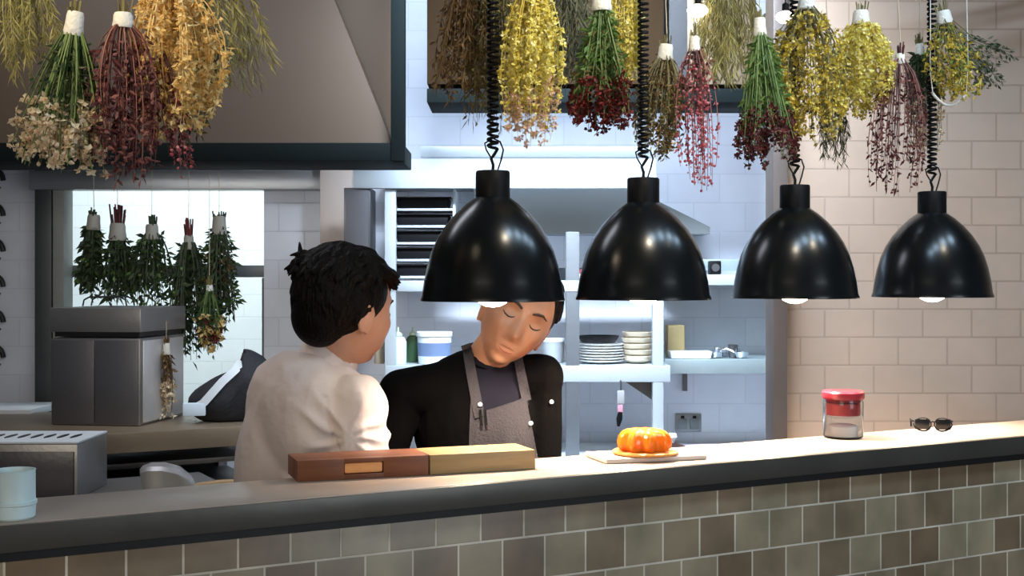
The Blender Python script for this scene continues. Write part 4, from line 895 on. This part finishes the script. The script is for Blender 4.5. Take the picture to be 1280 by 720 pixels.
def bunch(name, label, tie, end, W, layers, stems=40, stemcol='green', wrap=(0.016, 0.05), shape='fan', seed=1, zr=ZR, stem_r=0.0016, cat='flower bunch', group=None, string=True, wrapmat=None, tops='olive', topn=10, topl=0.05, rail_off=0.0, stem_on=True, stem_label=None):
    """tie, end: world points of the binding and of the lowest tip. layers: (kind, colour, u0, u1, count per stem, size)"""
    rnd = random.Random(seed); tie, end = V(tie), V(end); ax = end - tie; Lh = ax.length
    t = thing(name, label, cat, tie, 0, group)
    D = ax.normalized(); S = V((1, 0, 0)); S = (S - D * S.dot(D)).normalized(); T = D.cross(S)
    paths = []
    for i in range(stems):
        a = rnd.uniform(0, 2 * PI); r = math.sqrt(rnd.random()); ln = Lh * rnd.uniform(0.72, 1.02) * (1 - 0.10 * r); bend = rnd.uniform(-0.12, 0.12); bz = rnd.uniform(-0.12, 0.12)
        pts = []
        for k in range(9):
            u_ = k / 8
            if shape == 'fan': f = 0.10 + 0.90 * u_ ** 0.9
            elif shape == 'plume': f = 0.15 + 1.05 * math.sin(min(1, u_ * 0.80) * PI * 0.86) * (1 - 0.25 * u_)
            elif shape == 'weep': f = 0.15 + 0.95 * math.sin(u_ * PI * 0.5) ** 0.6 * (1 - 0.30 * u_)
            else: f = 0.22 + 0.78 * u_ ** 0.6
            rr = W * r * f
            pts.append(D * ln * u_ + (S * math.cos(a) + T * math.sin(a)) * rr + (S * bend + T * bz) * W * math.sin(u_ * PI))
        paths.append(pts)
    if stem_on:
        bm = BM()
        for pts in paths: tube(bm, pts, [stem_r] * 3 + [stem_r * 0.8] * 3 + [stem_r * 0.5] * 3, 4)
        obj('stems', bm, LM(stemcol), t)
    def at(pts, u_):
        k = min(7, int(u_ * 8)); f = u_ * 8 - k; return pts[k].lerp(pts[k + 1], f), (pts[k + 1] - pts[k]).normalized()
    fol, blo = {}, {}
    for li, (kind, colr, u0, u1, cnt, size) in enumerate(layers):
        dd = fol if kind in ('leaf', 'needle') else blo; bm = dd.setdefault(colr, BM())
        for pts in paths:
            for _ in range(cnt):
                u_ = u0 + (u1 - u0) * rnd.random() ** 0.85
                p, d = at(pts, min(u_, 0.999)); rv = V((rnd.gauss(0, 1), rnd.gauss(0, 1), rnd.gauss(0, 1))).normalized()
                if kind == 'leaf': leaf(bm, p + rv * size * 0.2, d * 0.7 + rv * 0.8, rv.orthogonal(), size * rnd.uniform(0.6, 1.3), size * 0.20)
                elif kind == 'needle': leaf(bm, p, d * 1.1 + rv * 0.6, rv.orthogonal(), size * rnd.uniform(0.7, 1.4), size * 0.05)
                elif kind == 'bud': bud(bm, p + rv * size * rnd.uniform(0.3, 1.8), size * rnd.uniform(0.4, 0.8), rnd)
                elif kind == 'petal':
                    q = p + rv * size * 0.5
                    for m_ in range(5):
                        r2 = V((rnd.gauss(0, 1), rnd.gauss(0, 1), rnd.gauss(0, 1))); leaf(bm, q, r2, rv, size * 0.8, size * 0.28)
    for nm, dd in (('foliage', fol), ('blossoms', blo)):
        if not dd: continue
        tot = BM(); ms = []
        for k, (colr, b_) in enumerate(dd.items()):
            me = bpy.data.meshes.new('tmp'); b_.to_mesh(me); b_.free(); n0_ = len(tot.faces); tot.from_mesh(me); bpy.data.meshes.remove(me)
            tot.faces.ensure_lookup_table()
            for f_ in tot.faces[n0_:]: f_.material_index = k
            ms.append(LM(colr))
        obj(nm, tot, ms, t, smooth=False, recalc=False)
    up = -D
    if wrap:
        bm = BM(); r, h = wrap
        tube(bm, [up * -h * 0.45, up * -h * 0.3, up * 0, up * h * 0.3, up * h * 0.45], [r * 1.02, r * 1.12, r, r * 0.97, r * 0.85], 16); obj('binding', bm, wrapmat or tape, t)
        bm = BM()
        for i in range(topn):
            a = rnd.uniform(0, 2 * PI); r_ = r * 0.7 * rnd.random(); b = (S * math.cos(a) + T * math.sin(a)) * r_
            tube(bm, [b, b * 1.6 + up * topl * rnd.uniform(0.6, 1.1)], stem_r * 1.3, 4)
        obj('cut_ends', bm, LM(tops), t)
    if string:
        z = zr - tie.z; bm = BM(); tube(bm, [up * 0.01, up * 0.04, V((0, 0, max(0.06, z * 0.5))) + N * rail_off * 0.5, V((0, 0, z)) + N * rail_off], 0.0015, 5); obj('string', bm, twine, t)
    return t
def HB_(name, label, x0, y0, x1, y1, wpx, layers, t=0.27, dt=0.0, **k):
    yd = bar_depth(x0, t); return bunch(name, label, P(x0, y0, yd), P(x1, y1, yd + dt), wpx * 1.12 / F * yd, layers, rail_off=min((r - t for r in RAILS), key=abs), **k)
B = HB_
# left cluster
B('sage_bunch', 'feathery pale yellow green bunch cut off by the top left corner', 20, -60, 30, 105, 48, [('needle', 'paleolive', 0.2, 1.0, 22, 0.030), ('leaf', 'paleolive', 0.3, 1, 10, 0.014)], 0.34, stems=35, stemcol='paleolive', seed=2, shape='grass')
B('daisy_bunch', 'bunch of dark green stems ending in cream blossoms, with a white binding, upper left', 93, 30, 70, 224, 54, [('petal', 'cream', 0.72, 1.0, 5, 0.017), ('leaf', 'dkgreen', 0.15, 0.7, 5, 0.020), ('bud', 'rosy', 0.85, 1.0, 1, 0.007)], 0.20, stems=81, stemcol='green', seed=3, stem_r=0.0022, wrap=(0.018, 0.055))
B('amaranth_bunch', 'wine red bunch with long trailing strands and white binding, upper left', 154, 26, 156, 232, 44, [('leaf', 'maroon', 0.12, 1.0, 14, 0.022), ('bud', 'maroon', 0.35, 1.0, 9, 0.0065)], 0.17, stems=46, stemcol='maroon', seed=4, wrap=(0.020, 0.035), shape='weep')
B('amaranth_bunch', 'thin rosy wine strand trailing behind the golden plume, upper left', 200, 60, 232, 232, 16, [('leaf', 'maroon', 0.3, 1.0, 12, 0.018), ('bud', 'pink', 0.45, 1.0, 5, 0.006)], 0.20, stems=14, stemcol='maroon', seed=41, wrap=None, shape='weep')
B('straw_plume_bunch', 'dense golden straw coloured plume bunch, upper left', 214, -35, 212, 182, 58, [('petal', 'gold', 0.10, 1.0, 16, 0.016), ('leaf', 'gold', 0.1, 1, 16, 0.020)], 0.24, stems=62, stemcol='gold', seed=5, shape='plume')
B('dark_fern_bunch', 'dark olive green bunch hanging behind the golden plume', 238, -30, 238, 180, 30, [('leaf', 'olive', 0.1, 1.0, 14, 0.020), ('leaf', 'dkgreen', 0.2, 1, 10, 0.018)], 0.36, stems=46, stemcol='dkgreen', seed=6, shape='plume')
B('feather_grass_bunch', 'wispy pale olive feather grass bunch beside the golden plume', 262, -60, 292, 122, 60, [('needle', 'paleolive', 0.25, 1.0, 18, 0.034), ('needle', 'olive', 0.2, 1.0, 8, 0.03)], 0.38, stems=40, stemcol='olive', seed=7, shape='grass', stem_r=0.0009)
# middle cluster
B('brown_fern_bunch', 'dark brown feathery bunch left of the leftmost lamp cord', 588, -60, 574, 138, 38, [('leaf', 'brown', 0.15, 1.0, 16, 0.022), ('needle', 'brown', 0.4, 1, 8, 0.030)], 0.40, stems=51, stemcol='brown', seed=8, shape='grass')
B('olive_herb_bunch', 'dark olive bunch hanging around the leftmost lamp cord', 622, -60, 618, 168, 40, [('leaf', 'olive', 0.1, 1.0, 16, 0.020), ('needle', 'olive', 0.4, 1, 8, 0.028)], 0.36, stems=51, stemcol='olive', seed=9, shape='grass')
B('mimosa_bunch', 'brightest yellow mimosa bunch with rosy cream tips, between the two left lamp cords', 668, -40, 664, 196, 34, [('petal', 'bright', 0.05, 0.80, 16, 0.015), ('bud', 'bright', 0.3, 0.92, 12, 0.0065), ('petal', 'rosy', 0.84, 1.0, 4, 0.013)], 0.20, stems=57, stemcol='yellow', seed=10, shape='plume')
B('olive_grass_bunch', 'grey olive grass bunch right of the bright mimosa', 712, -70, 714, 108, 26, [('needle', 'grey', 0.2, 1.0, 24, 0.034), ('leaf', 'grey', 0.2, 1, 8, 0.016)], 0.36, stems=59, stemcol='grey', seed=12, shape='grass')
B('celosia_bunch', 'green stemmed bunch with dark red flower heads left of the second lamp cord', 752, 4, 755, 172, 40, [('leaf', 'green', 0.1, 0.75, 9, 0.024), ('petal', 'red', 0.80, 1.0, 7, 0.014), ('leaf', 'olive', 0.3, 0.9, 5, 0.02)], 0.18, stems=81, stemcol='green', seed=13, stem_r=0.0022, wrap=(0.024, 0.045))
B('pale_yellow_bunch', 'slim pale yellow bunch directly behind the green stemmed bunch', 783, -50, 785, 120, 18, [('petal', 'bright', 0.1, 1.0, 14, 0.014), ('leaf', 'bright', 0.1, 1, 8, 0.018)], 0.34, stems=35, stemcol='bright', seed=14, shape='plume')
B('tan_herb_bunch', 'tan brown bunch behind the second lamp cord, with a white binding', 832, 66, 818, 205, 32, [('leaf', 'brown', 0.05, 1.0, 14, 0.018), ('bud', 'olive', 0.3, 1.0, 10, 0.006), ('leaf', 'gold', 0.3, 1.0, 4, 0.015)], 0.33, stems=49, stemcol='olive', seed=15, shape='plume', wrap=(0.020, 0.050))
B('amaranth_bunch', 'pink red amaranth bunch with long trailing strands right of the second lamp cord', 868, 55, 872, 250, 28, [('bud', 'pink', 0.20, 1.0, 16, 0.0062), ('leaf', 'pink', 0.1, 0.9, 6, 0.016), ('leaf', 'maroon', 0.05, 0.35, 6, 0.018)], 0.22, stems=23, stemcol='maroon', seed=16, shape='weep', wrap=(0.014, 0.045))
# right cluster
B('khaki_grass_bunch', 'khaki brush like grass bunch at the top, left of the third lamp cord', 904, -60, 905, 112, 40, [('needle', 'paleolive', 0.15, 1.0, 26, 0.036), ('needle', 'olive', 0.3, 1.0, 8, 0.03)], 0.40, stems=65, stemcol='olive', seed=17, shape='grass')
B('celosia_bunch', 'bright green stemmed bunch with dark wine heads beside the third lamp cord', 950, 34, 958, 215, 42, [('leaf', 'green', 0.1, 0.7, 7, 0.024), ('petal', 'wine', 0.80, 1.0, 6, 0.014), ('bud', 'wine', 0.7, 1.0, 3, 0.007)], 0.17, stems=78, stemcol='green', seed=18, stem_r=0.0022, wrap=(0.016, 0.055))
B('goldenrod_bunch', 'large yellow goldenrod bunch right of the third lamp cord', 1008, 6, 1012, 190, 50, [('petal', 'yellow', 0.10, 1.0, 13, 0.016), ('leaf', 'olive', 0.1, 1, 8, 0.020), ('bud', 'bright', 0.3, 1, 6, 0.006)], 0.24, stems=68, stemcol='olive', seed=19, shape='plume', wrap=(0.024, 0.035))
B('dark_grass_bunch', 'small dark olive tuft whose tips show below the goldenrod bunch', 1036, 60, 1046, 215, 17, [('needle', 'dkgreen', 0.3, 1.0, 18, 0.030)], 0.38, stems=35, stemcol='olive', seed=20, shape='grass', wrap=(0.012, 0.03))
B('mimosa_bunch', 'pale bright yellow mimosa bunch between the third and rightmost lamp cords', 1076, 22, 1080, 150, 36, [('petal', 'bright', 0.08, 1.0, 15, 0.016), ('bud', 'bright', 0.2, 1, 10, 0.0065), ('leaf', 'yellow', 0.2, 1, 5, 0.018)], 0.26, stems=54, stemcol='yellow', seed=21, shape='plume', wrap=(0.024, 0.045))
B('wine_twig_bunch', 'dark wine red twiggy bunch with a white binding left of the rightmost lamp', 1125, 74, 1118, 255, 40, [('leaf', 'maroon', 0.1, 1.0, 9, 0.020), ('bud', 'maroon', 0.3, 1.0, 6, 0.006), ('leaf', 'rosy', 0.6, 0.9, 1, 0.014)], 0.20, stems=35, stemcol='maroon', seed=22, shape='weep', wrap=(0.014, 0.035), tops='wine', topl=0.045, topn=16)
B('statice_bunch', 'dark green topped bunch with pale cream lower blossoms behind the rightmost lamp cord', 1150, 62, 1160, 205, 20, [('leaf', 'dkgreen', 0.05, 0.55, 14, 0.022), ('petal', 'cream', 0.45, 1.0, 8, 0.013)], 0.34, stems=40, stemcol='dkgreen', seed=23, shape='plume', wrap=(0.013, 0.040))
B('tansy_bunch', 'yellow green bunch with a tilted white binding, furthest right', 1180, 22, 1200, 132, 34, [('leaf', 'yellow', 0.15, 1.0, 12, 0.020), ('petal', 'yellow', 0.3, 1, 5, 0.013), ('leaf', 'green', 0.1, 1, 7, 0.02)], 0.24, stems=40, stemcol='olive', seed=24, shape='plume', wrap=(0.022, 0.045))
B('eucalyptus_sprig', 'grey green sprig reaching out to the right edge of the frame', 1190, 40, 1262, 100, 28, [('leaf', 'grey', 0.3, 1.0, 12, 0.020), ('leaf', 'dkgreen', 0.3, 1.0, 6, 0.018)], 0.28, stems=18, stemcol='grey', seed=25, shape='fan', wrap=None)
bm = BM(); yy = bar_depth(1190, 0.22)
tube(bm, [P(1166 + 42 * k / 10, 108 + 24 * math.sin(PI * (0.12 + 0.76 * k / 10)), yy) for k in range(11)] , 0.004, 8)
tube(bm, [P(1166, 116, yy), P(1163, 90, yy), P(1163, -120, yy + 0.01)], 0.0015, 5); tube(bm, [P(1208, 116, yy), P(1210, 80, yy), P(1206, -120, yy + 0.01)], 0.0015, 5)
tag(obj('string_loop', bm, tape), 'loose white string loop hanging beside the rightmost lamp cord', 'string')
# small round white bulbs on thin cords between the bunches
for px, py, lab in ((872, 14, 'small white frosted bulb on a thin cord above the pink amaranth bunch'), (982, 22, 'small white frosted bulb on a thin cord left of the goldenrod bunch')):
    p = PT(px, py, 0.41); t = thing('hanging_bulb', lab, 'bulb', p, 0, 'small bulbs on thin cords')
    bm = BM(); lathe(bm, [(0, -0.018), (0.016, -0.015), (0.028, -0.004), (0.030, 0.004), (0.022, 0.014), (0.012, 0.018), (0, 0.018)], seg=28); obj('glass_globe', bm, bulb_m, t)
    bm = BM(); lathe(bm, [(0, 0.016), (0.011, 0.016), (0.010, 0.040), (0.004, 0.044), (0, 0.044)], seg=18); obj('bulb_cap', bm, black_soft, t)
    bm = BM(); tube(bm, [(0, 0, 0.04), (0, 0, ZR - p.z)], 0.0018, 6); obj('thin_cord', bm, black_soft, t)

# ------------------------------------------------------------------ herb bunches drying in the opening
bm = BM(); tube(bm, [(-2.25, 5.60, 2.14), (-0.95, 5.60, 2.14)], 0.008, 10)
for x in (-2.2, -1.0): tube(bm, [(x, 5.60, 2.14), (x, 5.80, 2.14)], 0.007, 8)
tag(obj('herb_rail', bm, steel_dk), 'thin dark rail across the bright opening that carries the herb bunches', 'rail')
kraft = mat('beige_paper_band', (0.42, 0.40, 0.34), 0.8)
def HR(label, px, py, ex, ey, wpx, seed, tops='dkgreen', extra=(), stems=40, topn=14, topl=0.05, wr=(0.028, 0.075)):
    return bunch('herb_bunch', label, P(px, py, 5.60), P(ex, ey, 5.60), wpx * 1.15 / F * 5.6, [('leaf', 'dkgreen', 0.05, 1.0, 12, 0.042), ('leaf', 'green', 0.1, 1.0, 3, 0.036)] + list(extra), stems=stems, stemcol='dkgreen', wrap=wr, shape='grass', seed=seed, zr=2.14, stem_r=0.003, cat='herb bunch', group='green herb bunches in the opening', wrapmat=kraft, tops=tops, topn=topn, topl=topl)
HR('slim dark herb bunch, leftmost in the bright opening', 117, 278, 112, 372, 13, 31, topl=0.06)
HR('dark brown topped herb bunch, second from the left in the bright opening', 147, 290, 147, 385, 16, 32, 'wine', wr=(0.035, 0.085), topn=40, topl=0.11)
HR('spreading herb bunch in the middle of the bright opening', 190, 290, 191, 385, 27, 33, topn=20, topl=0.07)
HR('red topped herb bunch, second from the right in the bright opening', 236, 303, 240, 455, 28, 34, 'red', wr=(0.022, 0.07), topn=24, topl=0.10, stems=56)
HR('herb bunch with orange flowers at its foot, rightmost in the bright opening', 274, 282, 274, 420, 22, 35, wr=(0.030, 0.09), extra=[('petal', 'brown', 0.3, 0.8, 1, 0.03)], stems=44, topl=0.06)
bunch('orange_flower_bunch', 'small orange flower bunch hanging low beside the steel cabinet', P(262, 360, 5.42), P(264, 446, 5.42), 0.055, [('leaf', 'dkgreen', 0.0, 0.9, 8, 0.035), ('petal', 'orange', 0.55, 1.0, 3, 0.035)] if False else [('leaf', 'dkgreen', 0.0, 0.9, 8, 0.035), ('petal', 'gold', 0.6, 1.0, 2, 0.030), ('petal', 'red', 0.6, 1.0, 1, 0.03)], stems=22, stemcol='green', wrap=(0.014, 0.03), shape='plume', seed=36, zr=2.06, stem_r=0.003)
# small dried posy leaning on the steel cabinet's side
bunch('dried_posy', 'small brown posy with cream flowers leaning on the side of the steel cabinet', P(208, 436, 5.0), P(208, 527, 5.0), 0.032, [('leaf', 'brown', 0.0, 0.6, 8, 0.025), ('petal', 'cream', 0.6, 1.0, 3, 0.022)], stems=20, stemcol='brown', wrap=(0.014, 0.05), shape='plume', seed=37, zr=1.44, stem_r=0.002, tops='brown')
